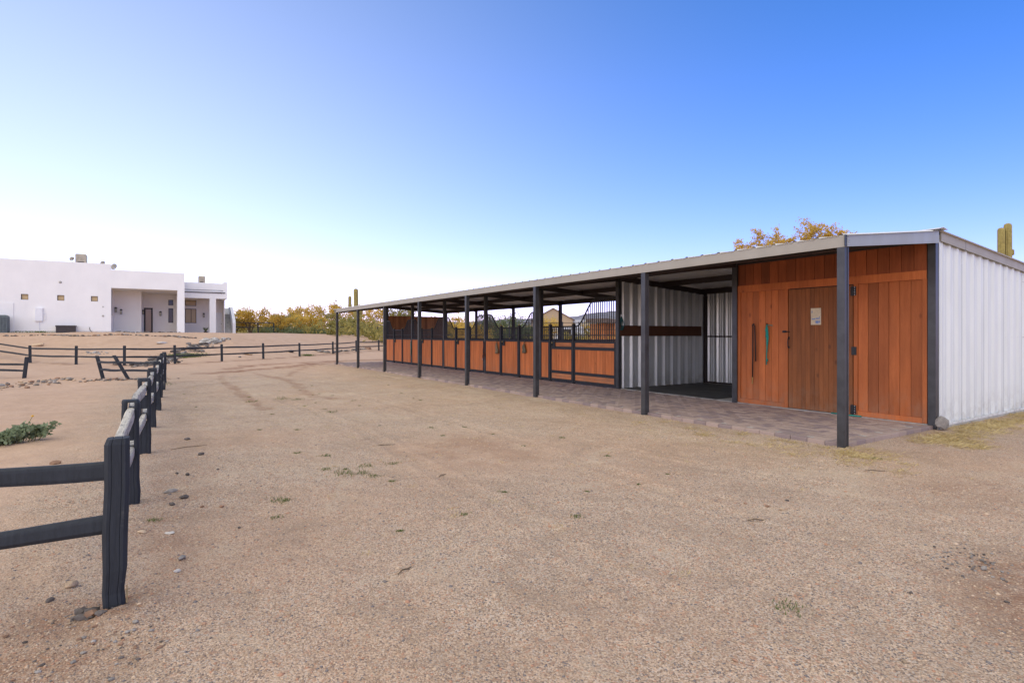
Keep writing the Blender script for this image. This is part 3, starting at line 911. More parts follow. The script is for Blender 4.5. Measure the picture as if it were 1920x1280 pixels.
# tack room front
U = unit_box('plank', 'cedar'); UH = unit_box('plank_dark', 'header'); UD = unit_box('plank_door', 'doorwood')
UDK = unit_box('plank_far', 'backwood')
def planks(parent, me, y0, y1, z0, z1f, x, n, th=.022, name='plank', jit=.0025, gap=.0065):
    w = (y1 - y0) / n
    for i in range(n):
        a = y0 + i * w; zt = z1f if not callable(z1f) else z1f(a + w / 2)
        piece(name, me, parent, (x + random.uniform(-jit, jit), a + w / 2, (z0 + zt) / 2), (th, w - gap, zt - z0))
tackwall = MB().box(XW + .012, XW + .05, 0.08, SW - .055, FZ + .01, 2.92).build('tack_room_wall', 'beam', stable)
YD0, YD1 = 1.16, 2.335
# upper boards, level rail, two framed board panels
planks(tackwall, UH, 0.09, SW - .06, 2.44, 2.90, XW - .004, 19)
piece('rail', U, tackwall, (XW - .016, (0.09 + SW - .06) / 2, 2.375), (.034, SW - .155, .135))
for (a, b, n) in ((0.085, YD0, 6), (YD1, SW - .058, 7)):
    st = 0.065
    piece('stile', U, tackwall, (XW - .010, a + st / 2, 1.19), (.032, st - .003, 2.235))
    piece('stile', U, tackwall, (XW - .010, b - st / 2, 1.19), (.032, st - .003, 2.235))
    piece('bottom_rail', U, tackwall, (XW - .012, (a + b) / 2, .112), (.034, b - a - 2 * st - .003, .085))
    planks(tackwall, U, a + st + .002, b - st - .002, .157, 2.305, XW + .002, n)
door = MB().box(XW - .004, XW + .011, YD0 + .012, YD1 - .012, FZ + .035, 2.292).build('tack_room_door', 'doorwood', stable)
planks(door, UD, YD0 + .014, YD1 - .014, FZ + .022, 2.29, XW - .014, 14, .024, jit=.001, gap=.003)
def hinge(z, parent):
    y = YD0 + .012; x = XW - .034
    m = MB()
    m.box(x - .004, x + .004, y - .055, y + .035, z - .075, z + .075)
    m.tube([(x - .010, y, z - .085), (x - .010, y, z + .085)], .012, 8)
    o = m.build('hinge', 'blacksteel', parent)
    for dz in (-.06, -.02, .02, .06):
        MB().tube([(x - .008, y - .035, z + dz), (x - .002, y - .035, z + dz)], .008, 6).build('screw', 'zinc', o)
hinge(2.19, door); hinge(0.17, door)
MB().box(XW - .040, XW - .030, YD0 - .05, YD0 + .03, 1.10, 1.24).build('hinge', 'blacksteel', door)
m = MB().box(XW - .034, XW - .027, 2.30, 2.325, 1.36, 1.41).box(XW - .034, XW - .027, 2.30, 2.325, 1.19, 1.23)
m.tube([(XW - .034, 2.312, 1.39), (XW - .062, 2.312, 1.37), (XW - .068, 2.312, 1.30), (XW - .062, 2.312, 1.22), (XW - .034, 2.312, 1.205)], .008, 8)
m.build('handle', 'blacksteel', door, True)
MB().box(XW - .05, XW - .027, 2.36, 2.43, 1.485, 1.525).tube([(XW - .045, 2.43, 1.505), (XW - .045, 2.29, 1.505)], .009, 8).build('bolt_latch', 'blacksteel', stable)
# strip of floor edging at the foot of the wall
MB().box(XW - .05, XW + .012, 0.08, SW - .06, FZ - .01, FZ + .010).build('threshold', 'concrete', stable)

# stall fronts
UW = unit_box('plank_stall', 'stallwood'); UL = unit_box('plank_level', 'stallwood_h')
BARM = MB().tube([(0, 0, -.5), (0, 0, .5)], 1.0, 8).mesh('bar', True); BARM.materials.append(MAT['blacksteel'])
ZT, ZL = 1.27, 1.685      # top of the boards, low top rail of the grille
def curve_top(y, peak_y, zpk, flat, fall):
    d = abs(y - peak_y)
    t = min(1, max(0, (d - flat) / fall)); t = t * t * (3 - 2 * t)
    return zpk + (ZL - zpk) * t
def stall_panel(name, y0, y1, topf, style='tall', latch=False, bars=True, gap=.086):
    """One framed section: boards below, barred grille above."""
    x = XW - 0.035; fr = .045
    m = MB()
    m.box(x - .025, x + .025, y0, y0 + fr, FZ + .03, ZT); m.box(x - .025, x + .025, y1 - fr, y1, FZ + .03, ZT)
    m.box(x - .026, x + .026, y0, y1, FZ + .03, FZ + .095)
    m.box(x - .026, x + .026, y0, y1, ZT - .05, ZT)
    if style == 'framed':
        m.box(x - .024, x + .024, y0 + fr, y1 - fr, FZ + .255, FZ + .335)
        m.box(x - .024, x + .024, y0 + fr, y1 - fr, ZT - .25, ZT - .165)
    n = max(8, int((y1 - y0) / .06))
    path = [(x, y0 + .012 + (y1 - y0 - .024) * i / n, topf(y0 + .012 + (y1 - y0 - .024) * i / n)) for i in range(n + 1)]
    m.tube(path, .02, 8)
    o = m.build(name, 'blacksteel', stable)
    MB().box(x - .012, x + .012, y0 + fr, y1 - fr, 1.44, 1.458).build('grille_rail', 'blacksteel', o)
    a, b = y0 + fr + .002, y1 - fr - .002
    if style == 'framed':
        planks(o, UL, a, b, FZ + .10, FZ + .172, x, 1, .03); planks(o, UL, a, b, FZ + .178, FZ + .25, x, 1, .03)
        planks(o, UL, a, b, ZT - .16, ZT - .11, x, 1, .03); planks(o, UL, a, b, ZT - .106, ZT - .055, x, 1, .03)
        planks(o, UW, a, b, FZ + .337, ZT - .252, x, max(4, int(round((b - a) / .115))), .03)
    else:
        planks(o, UW, a, b, FZ + .097, ZT - .052, x, max(4, int(round((b - a) / .115))), .03)
    nb = int(round((y1 - y0) / gap))
    for i in range(1, nb):
        yy = y0 + (y1 - y0) * i / nb; zt = topf(yy)
        piece('bar', BARM, o, (x, yy, (ZT + zt) / 2), (.0135, .0135, zt - ZT))
    if latch:
        q = MB().box(x - .045, x - .025, y1 - .24, y1 - .05, ZT - .19, ZT - .01)
        q.tube([(x - .05, y1 - .10, ZT - .05), (x - .07, y1 - .10, ZT - .09), (x - .06, y1 - .10, ZT - .15)], .014, 8)
        lt = q.build('latch', 'blacksteel', o)
        MB().tube([(x - .07, y1 - .12, ZT - .06), (x - .045, y1 - .12, ZT - .06)], .02, 8).build('latch_knob', 'brass', lt)
    return o
def divider_post(y):
    o = MB().box(XW - .075, XW + .005, y - .037, y + .037, FZ, ZL + .075).build('gate_post', 'blacksteel', stable)
    MB().tube([(XW - .035, y, ZL + .075), (XW - .035, y, ZL + .095), (XW - .035, y, ZL + .11)], [.038, .034, .01], 8).build('post_cap', 'brass', o)
low = lambda y: ZL
for k in range(2, 7):
    y0, y1 = k * SW + .058, (k + 1) * SW - .058
    if k == 2:
        a, b = y0 + 1.74, y0 + 2.86
        stall_panel('stall_front', y0, a - .04, lambda y: curve_top(y, y0, 2.44, .78, .85), 'framed')
        stall_panel('stall_door', a + .04, b - .04, low, 'framed', True)
        stall_panel('stall_front', b + .04, y1, low, 'tall')
    else:
        a, b = y0 + 1.12, y0 + 2.26
        stall_panel('stall_front', y0, a - .04, lambda y: curve_top(y, y0, 2.16, .34, .62))
        stall_panel('stall_door', a + .04, b - .04, low, 'tall', True)
        stall_panel('stall_front', b + .04, y1, (lambda y: curve_top(y, y1, 2.16, .34, .62)) if k < 6 else (lambda y: curve_top(y, y1, 2.16, .34, .62)))
    divider_post(a); divider_post(b)
# partitions between stalls and the boarded backs of the two farthest stalls
for k in range(3, 7):
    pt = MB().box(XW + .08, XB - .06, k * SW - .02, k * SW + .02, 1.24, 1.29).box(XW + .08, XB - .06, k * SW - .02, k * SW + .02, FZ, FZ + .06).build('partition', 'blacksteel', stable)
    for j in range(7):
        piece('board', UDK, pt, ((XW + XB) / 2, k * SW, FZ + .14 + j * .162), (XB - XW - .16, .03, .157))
bk = MB().box(XW + .06, XB - .05, LEN - .02, LEN + .005, FZ, 2.40).build('end_board_wall', 'beam', stable)
nb = 24
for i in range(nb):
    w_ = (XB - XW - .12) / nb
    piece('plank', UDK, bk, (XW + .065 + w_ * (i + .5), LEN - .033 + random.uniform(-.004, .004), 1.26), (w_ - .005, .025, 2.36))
# low back rails of the nearer stalls
for k in (2, 3, 4, 5, 6):
    MB().bar((XB, k * SW, 1.25), (XB, (k + 1) * SW, 1.25), .04, .05).bar((XB, k * SW, .75), (XB, (k + 1) * SW, .75), .04, .05).build('back_rail', 'beam', stable)

# ------------------------------------------------------------------ things hung in the stable
def hang(name, label, cat, pts, rad, mat, extra=None):
    m = MB().tube(pts, rad, 8)
    if extra: extra(m)
    return tag(m.build(name, mat, None, True), label, cat)
xh = XW - .035
t = thing('lead_strap', 'black strap with brass clip looped on hook left of brown door', 'strap', (xh, 3.05, 1.66))
m = MB(); m.tube([(xh - .015, 3.05, 1.60), (xh - .03, 3.05, 1.64), (xh - .03, 3.03, 1.655), (xh - .015, 3.01, 1.61), (xh - .012, 2.995, 1.2), (xh - .012, 2.99, .92)], .011, 8)
m.tube([(xh - .015, 3.05, 1.60), (xh - .012, 3.055, 1.1), (xh - .012, 3.06, .60)], .011, 8); m.build('strap', 'black', t, True)
MB().tube([(xh + .01, 3.035, 1.66), (xh - .03, 3.035, 1.655), (xh - .035, 3.035, 1.67)], .008, 8).build('hook', 'blacksteel', t)
MB().tube([(xh - .012, 3.06, .60), (xh - .015, 3.06, .53), (xh - .012, 3.065, .47)], [.014, .009, .012], 8).build('clip', 'brass', t)
t = thing('lead_rope', 'teal rope looped on hook just left of brown door', 'rope', (xh, 2.74, 1.66))
m = MB()
for i, (yy, zb) in enumerate(((2.768, 1.40), (2.755, .86), (2.741, 1.10), (2.728, 1.25))):
    m.tube([(xh - .02, 2.745, 1.64), (xh - .022, yy, 1.55), (xh - .012, yy - .005, (1.55 + zb) / 2), (xh - .012, yy + .006, zb)], .0105, 8)
m.tube([(xh - .02, 2.745, 1.64), (xh - .03, 2.69, 1.63), (xh - .03, 2.62, 1.625)], .007, 8)
m.tube([(xh - .014, 2.76, .98), (xh - .016, 2.735, .97), (xh - .014, 2.74, .93)], .011, 8)
m.build('rope', 'teal', t, True)
MB().tube([(xh + .01, 2.745, 1.66), (xh - .03, 2.745, 1.65), (xh - .035, 2.745, 1.67)], .008, 8).build('hook', 'blacksteel', t)
t = thing('paper_notice', 'aged paper notice pinned to the brown tack room door', 'notice', (XW - .03, 1.80, 1.77))
MB().box(XW - .0295, XW - .028, 1.71, 1.895, 1.625, 1.925).build('sheet', 'paper', t)
m = MB()
for (a, b, c, d) in ((1.73, 1.75, 1.66, 1.70), (1.755, 1.81, 1.65, 1.70), (1.82, 1.88, 1.72, 1.74), (1.75, 1.80, 1.725, 1.75), (1.735, 1.745, 1.72, 1.78), (1.81, 1.818, 1.72, 1.75), (1.865, 1.88, 1.84, 1.88), (1.885, 1.89, 1.75, 1.77)):
    m.box(XW - .0312, XW - .0298, a, b, c, d)
m.build('writing', 'ink', t)
hang('hose_piece', 'short teal hose lying at the foot of the brown door', 'hose', [(XW - .06, 1.02, FZ + .018), (XW - .075, 1.25, FZ + .016), (XW - .05, 1.52, FZ + .018)], .012, 'teal')
def rope_bundle(label, x, y, zt, zb, mat, hookmat='zinc', spread=.05):
    t = thing('halter_rope', label, 'rope', (x, y, zt))
    m = MB()
    for i in range(5):
        o = (i - 2) / 2 * spread; e = random.uniform(0, .25) * (zt - zb)
        m.tube([(x, y, zt), (x - .01, y + o * .6, zt - .12), (x - .012 + .006 * i, y + o, (zt + zb) / 2), (x - .01, y + o * .5, zb + e)], .011, 8)
    m.build('rope', mat, t, True)
    MB().tube([(x + .03, y, zt + .06), (x - .01, y, zt + .05), (x - .012, y, zt - .01)], .008, 8).build('hook', hookmat, t)
rope_bundle('dark green rope on silver hook beside the corrugated bay wall, near the stalls', XW + .01, 2 * SW - .10, 1.92, 1.50, 'darkteal', spread=.12)
rope_bundle('dark green rope on hook at tack room end of the grooming bay', XW + .05, SW + .085, 1.90, 1.50, 'darkteal', spread=.03)
rope_bundle('green rope hanging on a stall post far down the row', XW - .075, 6 * SW + .01, 1.14, .44, 'teal', spread=.04)
t = thing('halter', 'brown leather halter and strap hanging on stall post', 'halter', (XW - .08, 4 * SW, 1.2))
m = MB()
m.tube([(XW - .075, 4 * SW, 1.2), (XW - .085, 4 * SW + .05, .95), (XW - .08, 4 * SW + .07, .72)], .012, 6)
m.tube([(XW - .075, 4 * SW, 1.2), (XW - .085, 4 * SW - .03, .95), (XW - .08, 4 * SW - .06, .70)], .012, 6)
m.tube([(XW - .08, 4 * SW - .07, .72), (XW - .12, 4 * SW - .02, .60), (XW - .09, 4 * SW + .06, .56), (XW - .08, 4 * SW + .08, .70), (XW - .09, 4 * SW, .78), (XW - .08, 4 * SW - .07, .72)], .014, 6)
m.build('strap', 'leather', t, True)
MB().tube([(XW - .09, 4 * SW + .05, .60), (XW - .10, 4 * SW + .05, .56), (XW - .09, 4 * SW + .05, .54)], .016, 6).build('ring', 'zinc', t)
def feed_bag(label, y, zt, zb, w, mat):
    t = thing('feed_bag', label, 'bag', (XW - .08, y, zt))
    x = XW - .10
    rings = []
    for i in range(7):
        u = i / 6; z = zt - .12 - (zt - .12 - zb) * u
        hw = w * (.35 + .65 * math.sin(min(1, u * 1.25) * 1.5)) * (1 if u < .85 else .8); d = .022 + .03 * u
        rings.append([(x + d * math.cos(a) * (1 + .2 * math.sin(3 * a + i)), y + hw / 2 * math.sin(a) * (1 + .12 * math.cos(4 * a + 2 * i)) + .015 * math.sin(i), z) for a in [2 * math.pi * q / 12 for q in range(12)]])
    MB().loft(rings).build('pouch', mat, t, True)
    MB().tube([(x, y - w * .2, zt - .12), (x + .02, y, zt), (x, y + w * .2, zt - .12)], .008, 6).build('strap', mat, t, True)
feed_bag('tan cloth bag hanging from rail beside the brown halter', 3 * SW + 2.52, 1.28, .79, .17, 'canvas')
feed_bag('grey-green cloth bag hanging on second stall front from the grooming bay', 3 * SW + .80, 1.27, .86, .19, 'canvas_grey')
m = MB().box(2.66, 5.75, 4.02, 2 * SW - .12, FZ + .004, FZ + .019)
tag(m.build('rubber_mat', 'rubber', None, False, .004), 'large black rubber mat covering the grooming bay floor', 'mat')

# ------------------------------------------------------------------ house
HY = 49.68
house = thing('white_house', 'flat-roofed white stucco house on the rise, with deep square porch', 'house', (-10, HY, 1.55))
def wall_with_holes(x0, x1, z0, z1, y0, y1, holes, name='wall', mat='stucco', parent=None):
    xs = sorted({x0, x1} | {h[0] for h in holes} | {h[1] for h in holes}); zs = sorted({z0, z1} | {h[2] for h in holes} | {h[3] for h in holes})
    solid = lambda i, j: 0 <= i < len(xs) - 1 and 0 <= j < len(zs) - 1 and not any(h[0] <= xs[i] < h[1] and h[2] <= zs[j] < h[3] for h in holes)
    m = MB()
    for i in range(len(xs) - 1):
        for j in range(len(zs) - 1):
            if not solid(i, j): continue
            a, b, c, d = xs[i], xs[i + 1], zs[j], zs[j + 1]
            m.add([(a, y0, c), (b, y0, c), (b, y0, d), (a, y0, d)], [(0, 1, 2, 3)])
            m.add([(a, y1, c), (b, y1, c), (b, y1, d), (a, y1, d)], [(3, 2, 1, 0)])
            if not solid(i - 1, j): m.add([(a, y0, c), (a, y0, d), (a, y1, d), (a, y1, c)], [(0, 1, 2, 3)])
            if not solid(i + 1, j): m.add([(b, y0, c), (b, y0, d), (b, y1, d), (b, y1, c)], [(3, 2, 1, 0)])
            if not solid(i, j - 1): m.add([(a, y0, c), (b, y0, c), (b, y1, c), (a, y1, c)], [(3, 2, 1, 0)])
            if not solid(i, j + 1): m.add([(a, y0, d), (b, y0, d), (b, y1, d), (a, y1, d)], [(0, 1, 2, 3)])
    return m.build(name, mat, parent)
wins = [(-15.996, -15.58, 4.03, 4.44), (-13.93, -13.51, 4.03, 4.44), (-11.905, -11.476, 4.035, 4.435)]
wall_with_holes(-38, -10.66, 1.2, 6.86, HY, HY + .35, wins, 'wall', 'stucco', house)
MB().prism([(-38, 6.86), (-38, 6.84), (-10.66, 6.86), (-10.55, 6.93), (-10.80, 6.98), (-24, 6.95)], 'y', HY + .002, HY + .34).build('parapet', 'stucco', house)
wall_with_holes(-10.66, -5.70, 1.2, 6.55, HY + .001, HY + .45, [(-10.64, -6.21, 1.1, 5.125)], 'porch_front', 'stucco', house)
for (a, b, c, d) in wins:
    w = MB()
    for q in ((a, b, c, c + .035), (a, b, d - .035, d), (a, a + .035, c + .035, d - .035), (b - .035, b, c + .035, d - .035)):
        w.box(q[0], q[1], HY + .10, HY + .17, q[2], q[3])
    wo_ = w.build('window', 'darkframe', house)
    MB().box(a + .03, b - .03, HY + .13, HY + .15, c + .03, d - .03).build('pane', 'pane', wo_)
# roof deck and other walls
MB().box(-37.9, -5.72, HY + .35, HY + 13, 5.9, 6.1).build('roof_deck', 'stucco', house)
MB().box(-38, -37.6, HY + .35, HY + 13, 1.2, 6.86).build('wall', 'stucco', house)
MB().box(-38, -5.7, HY + 13, HY + 13.3, 1.2, 6.86).build('wall', 'stucco', house)
MB().box(-6.15, -5.70, HY + .45, HY + 13, 5.125, 6.55).build('wall', 'stucco', house)
MB().box(-6.15, -5.72, HY + 4.6, HY + 13, 1.2, 5.125).build('wall', 'stucco', house)
MB().box(-6.2, -5.75, HY + 2.2, HY + 2.7, 1.2, 5.125).build('column', 'stucco', house)
MB().box(-10.64, -6.15, HY + .45, HY + 6, 5.125, 5.25).build('porch_ceiling', 'stucco_warm', house)
MB().box(-10.9, -10.64, HY + .35, HY + 6, 1.2, 5.125).build('wall', 'stucco_warm', house)
MB().box(-10.64, -8.75, HY + 3.0, HY + 3.3, 1.2, 5.125).build('wall', 'stucco_warm', house)
MB().box(-8.95, -8.75, HY + 3.3, HY + 5.6, 1.2, 5.125).build('wall', 'stucco_warm', house)
YP = HY + 5.5
wall_with_holes(-8.75, -6.15, 1.2, 5.125, YP, YP + .3, [(-8.62, -7.96, 1.1, 3.86), (-6.78, -6.40, 4.12, 4.62), (-6.78, -6.40, 2.55, 3.85)], 'wall', 'stucco_warm', house)
MB().box(-10.7, -5.7, HY + .1, HY + 6, 1.40, 1.60).build('porch_floor', 'concrete', house)
dr = MB().box(-8.615, -8.50, YP + .02, YP + .12, 1.6, 3.855).box(-8.08, -7.965, YP + .02, YP + .12, 1.6, 3.855).box(-8.50, -8.08, YP + .02, YP + .12, 3.74, 3.855).box(-8.50, -8.08, YP + .02, YP + .12, 1.6, 1.74).build('front_door', 'darkframe', house)
MB().box(-8.51, -8.07, YP + .05, YP + .08, 1.72, 3.76).build('pane', 'pane_door', dr)
def framed_window(a, b, c, d, y, pane='pane', mull=False):
    f = .045
    m = MB().box(a, b, y, y + .08, c, c + f).box(a, b, y, y + .08, d - f, d).box(a, a + f, y, y + .08, c + f, d - f).box(b - f, b, y, y + .08, c + f, d - f)
    if mull: m.box((a + b) / 2 + .02, (a + b) / 2 + .06, y + .002, y + .078, c + f, d - f)
    o = m.build('window', 'darkframe', house)
    MB().box(a + .03, b - .03, y + .03, y + .05, c + .03, d - .03).build('pane', pane, o)
framed_window(-6.78, -6.40, 4.12, 4.62, YP + .02, 'pane_dark'); framed_window(-6.78, -6.40, 2.55, 3.85, YP + .02, 'pane_dark')
def wall_lamp(x, y, z, side=False):
    m = MB()
    m.box(x - .07, x + .07, y - .03, y, z + .10, z + .22)
    m.tube([(x, y - .10, z + .16), (x, y - .10, z + .20), (x, y - .10, z + .25)], [.10, .09, .03], 4)
    for i in range(4):
        a = math.pi / 4 + i * math.pi / 2
        m.bar((x + .085 * math.cos(a), y - .10 + .085 * math.sin(a), z - .14), (x + .085 * math.cos(a), y - .10 + .085 * math.sin(a), z + .17), .014, .014)
    m.box(x - .08, x + .08, y - .18, y - .02, z - .16, z - .135)
    o = m.build('wall_lamp', 'darkframe', house)
    MB().tube([(x, y - .10, z - .13), (x, y - .10, z + .14)], .05, 8).build('lamp_glass', 'lampglass', o)
wall_lamp(-7.38, YP, 3.33); wall_lamp(-8.68, YP - .0, 3.42); wall_lamp(-10.50, HY + 3.0, 3.5); wall_lamp(-10.15, HY + 3.0, 3.35)
MB().box(-10.638, -10.61, HY + .5, HY + .53, 3.0, 5.0).build('conduit', 'darkframe', house)
# service box, conduit, foundation line, vents, recess line of the panelled bay at the left
MB().box(-15.18, -14.75, HY - .14, HY - .001, 2.47, 3.45).build('meter_box', 'whitepaint', house, False, .01)
MB().box(-14.98, -14.94, HY - .04, HY - .001, 1.55, 2.47).box(-14.74, -14.58, HY - .03, HY - .001, 3.02, 3.05).box(-14.60, -14.57, HY - .03, HY - .001, 2.55, 3.02).build('conduit', 'whitepaint', house)
MB().box(-16.43, -10.66, HY - .012, HY - .002, 1.70, 1.735).build('weep_screed', 'concrete', house)
MB().box(-20.4, -16.40, HY - .05, HY - .002, 1.5, 3.77).build('bump_out', 'stucco', house)
for x, z, r_ in ((-13.747, 5.41, .10), (-11.16, 3.64, .05), (-11.16, 2.93, .08)):
    MB().tube([(x, HY - .05, z), (x, HY - .001, z)], [r_ * .7, r_], 10).build('vent', 'concrete', house)
MB().tube([(-12.0, HY - .05, 2.05), (-11.97, HY - .06, 1.85), (-11.80, HY - .05, 1.62)], .018, 6).build('cable', 'darkframe', house)
# right wing
WY = HY + 4
wall_with_holes(-5.70, -2.17, 4.77, 6.16, WY, WY + .4, [], 'wing_beam', 'stucco', house)
MB().box(-2.47, -2.17, WY + .001, WY + 6, 4.77, 6.30).build('wing_parapet', 'stucco', house)
MB().box(-5.70, -2.47, WY + .4, WY + 6, 5.0, 5.2).build('wing_ceiling', 'stucco_warm', house)
MB().box(-5.70, -2.2, WY + 5.7, WY + 6, 1.2, 6.1).build('wall', 'stucco', house)
MB().box(-3.61, -3.09, WY + .01, WY + .5, 1.2, 4.77).build('column', 'stucco', house)
WB = HY + 7.5
wall_with_holes(-5.70, -2.2, 1.2, 5.0, WB, WB + .3, [(-5.42, -4.49, 2.58, 3.94), (-5.42, -4.49, 4.21, 4.75), (-2.86, -2.29, 1.1, 3.63)], 'wall', 'stucco_warm', house)
MB().box(-2.25, -2.17, WB - 1.2, WB + .3, 1.2, 4.77).build('wall', 'stucco_warm', house)
framed_window(-5.42, -4.49, 2.58, 3.94, WB + .02, 'pane', True); framed_window(-5.42, -4.49, 4.21, 4.75, WB + .02, 'pane')
sd = MB().box(-2.855, -2.295, WB + .03, WB + .09, 1.55, 3.625).build('side_door', 'whitepaint', house)
MB().tube([(-2.37, WB + .03, 2.55), (-2.37, WB - .03, 2.55)], .03, 8).build('handle', 'darkframe', sd)
wall_lamp(-3.87, WB, 3.3)
MB().box(-5.70, -2.35, WY - .07, WY - .002, 5.27, 5.34).box(-5.70, -2.5, WY - .03, WY - .002, 5.50, 5.53).build('awning_track', 'darkframe', house)
MB().box(-3.45, -2.70, WY - .11, WY - .002, 5.35, 5.48).build('light_bar', 'whitepaint', house)
# outside stair at the right end
SY = WB - 1.0
MB().prism([(SY - .3, 1.2), (SY + 4.4, 1.2), (SY + 4.4, 4.25), (SY + 2.2, 4.25), (SY - .1, 2.9), (SY - .3, 2.6)], 'x', -1.50, -1.24).build('stair_wall', 'stucco', house)
MB().box(-2.19, -1.50, SY + 4.1, SY + 4.4, 1.2, 4.20).build('wall', 'stucco', house)
st = MB().box(-2.16, -1.51, SY + .0, SY + 4.0, 1.2, 1.62).build('stair', 'step', house)
for i in range(10):
    MB().box(-2.16, -1.505, SY + .05 + i * .26, SY + 4.0, 1.62 + i * .19, 1.62 + (i + 1) * .19 - .004).box(-2.16, -1.505, SY + .03 + i * .26, SY + .30 + i * .26, 1.62 + (i + 1) * .19 - .004, 1.62 + (i + 1) * .19 + .012).build('step', 'step', st)

# things on and by the house
def evap_cooler(label, x0, x1, y0, y1, zdeck, zb, zt):
    t = thing('evaporative_cooler', label, 'cooler', ((x0 + x1) / 2, (y0 + y1) / 2, zdeck), 'roof coolers')
    m = MB()
    c = .06
    rings = []
    for z, i in ((zb, .0), (zb + .03, .0), (zt - .08, .0), (zt, .05)):
        rings.append([(x0 + i + (c if k in (0, 5) else 0) * 0, 0, 0) for k in range(0)] or [(x0 + i, y0 + i, z), (x1 - i, y0 + i, z), (x1 - i, y1 - i, z), (x0 + i, y1 - i, z)])
    m.loft(rings)
    b = m.build('cabinet', 'cooler', t)
    for i in range(7):
        z = zb + .10 + i * (zt - zb - .22) / 7
        MB().bar((x0 + .07, y0 - .012, z), (x1 - .07, y0 - .012, z), .02, .035).build('louvre', 'cooler', b)
    MB().box(x0 + .15, x1 - .15, y0 - .02, y0 - .004, (zb + zt) / 2 - .02, (zb + zt) / 2 + .03).build('slot', 'darkframe', b)
    for xx in (x0 + .06, x1 - .06):
        for yy in (y0 + .06, y1 - .06):
            MB().bar((xx, yy, zdeck), (xx, yy, zb + .01), .04, .04).build('leg', 'zinc', t)
evap_cooler('tan rooftop cooler on main block of the white house', -13.27, -12.54, HY + 4, HY + 4.75, 6.1, 6.75, 8.1)
evap_cooler('tan rooftop cooler on the lower right wing of the white house', -4.34, -3.77, HY + 7, HY + 7.6, 5.2, 5.9, 7.06)
MB().box(-5.2, -3.0, HY + 6.95, HY + 8.0, 5.2, 6.42).build('roof_curb', 'stucco', house)
def dish(label, x, y, z, zdeck, r_=.22, yaw=0.6, tilt=.7):
    t = thing('satellite_dish', label, 'dish', (x, y, zdeck))
    rot = Matrix.Rotation(yaw, 3, 'Z') @ Matrix.Rotation(tilt, 3, 'X')
    rings = []
    for q in range(5):
        rr = r_ * q / 4 + .002
        rings.append([tuple(Vector((x, y, z)) + rot @ Vector((rr * math.cos(a), rr * math.sin(a) * 1.1, .25 * rr * rr / r_))) for a in [2 * math.pi * k / 16 for k in range(16)]])
    o = MB().loft(rings, cap=False).build('reflector', 'cooler', t, True)
    sm = o.modifiers.new('solid', 'SOLIDIFY'); sm.thickness = .012
    MB().tube([(x, y, zdeck), (x, y, z - .02)], .025, 8).build('mast', 'zinc', t)
    e = Vector((x, y, z)) + rot @ Vector((0, -.05, .26))
    MB().bar(tuple(Vector((x, y, z)) + rot @ Vector((0, -r_, .05))), tuple(e), .02, .02).build('feed_arm', 'zinc', t)
dish('small satellite dish left of the larger rooftop cooler', -13.50, HY + 4.2, 7.66, 6.1, .16, .5, -.9)
dish('satellite dish just behind step in house parapet', -11.45, HY + 4, 7.42, 6.1, .18, .6, -1.0)
dish('satellite dish right of the step in house parapet', -10.68, HY + 4, 7.18, 6.1, .24, .6, -1.1)
def ac_unit():
    t = thing('air_conditioner', 'grey outdoor air conditioner against left end of the white house', 'air conditioner', (-17.0, HY - .7, 1.6))
    x0, x1, y0, y1, z0, z1 = -17.5, -16.55, HY - 1.2, HY - .3, 1.58, 2.86
    b = MB().box(x0 + .03, x1 - .03, y0 + .03, y1 - .03, z0, z1 - .05).build('coil', 'darkframe', t)
    MB().box(x0, x1, y0, y1, z0 - .08, z0 + .06).build('base', 'acgrey', t)
    rings = []
    for z, i in ((z1 - .16, 0), (z1 - .10, 0), (z1, .10)):
        rings.append([(x0 + i, y0 + i, z), (x1 - i, y0 + i, z), (x1 - i, y1 - i, z), (x0 + i, y1 - i, z)])
    MB().loft(rings).build('top', 'acgrey', t)
    for i in range(13):
        xx = x0 + .02 + i * (x1 - x0 - .04) / 12
        MB().bar((xx, y0 + .01, z0 + .05), (xx, y0 + .01, z1 - .15), .05, .02, (0, 1, 0)).build('slat', 'acgrey', t)
        yy = y0 + .02 + i * (y1 - y0 - .04) / 12
        MB().bar((x1 - .01, yy, z0 + .05), (x1 - .01, yy, z1 - .15), .02, .05, (0, 1, 0)).build('slat', 'acgrey', t)
ac_unit()
t = thing('storage_bench', 'dark brown storage box standing against the white house wall', 'storage box', (-13.36, HY - .35, 1.58))
b = MB().box(-13.92, -12.81, HY - .62, HY - .08, GF(-13.3, HY - .4) - .02, 2.06).build('box', 'brownplastic', t)
for i in range(3): MB().box(-13.935, -12.795, HY - .635, HY - .62, 1.62 + i * .15, 1.755 + i * .15).build('slat', 'brownplastic', b)
MB().box(-13.96, -12.77, HY - .66, HY - .05, 2.06, 2.16).build('lid', 'brownplastic', t)
t = thing('potted_agave', 'small dark spiky potted plant by right wing column', 'plant', (-3.9, WY + .3, 1.55))
m = MB()
for i in range(14):
    a = i * 2.4; l = .35 + .1 * math.sin(i)
    m.tube([(-3.9, WY + .3, 1.75), (-3.9 + .14 * math.cos(a), WY + .3 + .14 * math.sin(a), 1.75 + l * .7), (-3.9 + .26 * math.cos(a), WY + .3 + .26 * math.sin(a), 1.75 + l)], [.03, .025, .003], 5)
m.build('leaves', 'leaf_green', t); MB().tube([(-3.9, WY + .3, 1.5), (-3.9, WY + .3, 1.78)], [.13, .17], 12).build('pot', 'brownplastic', t)

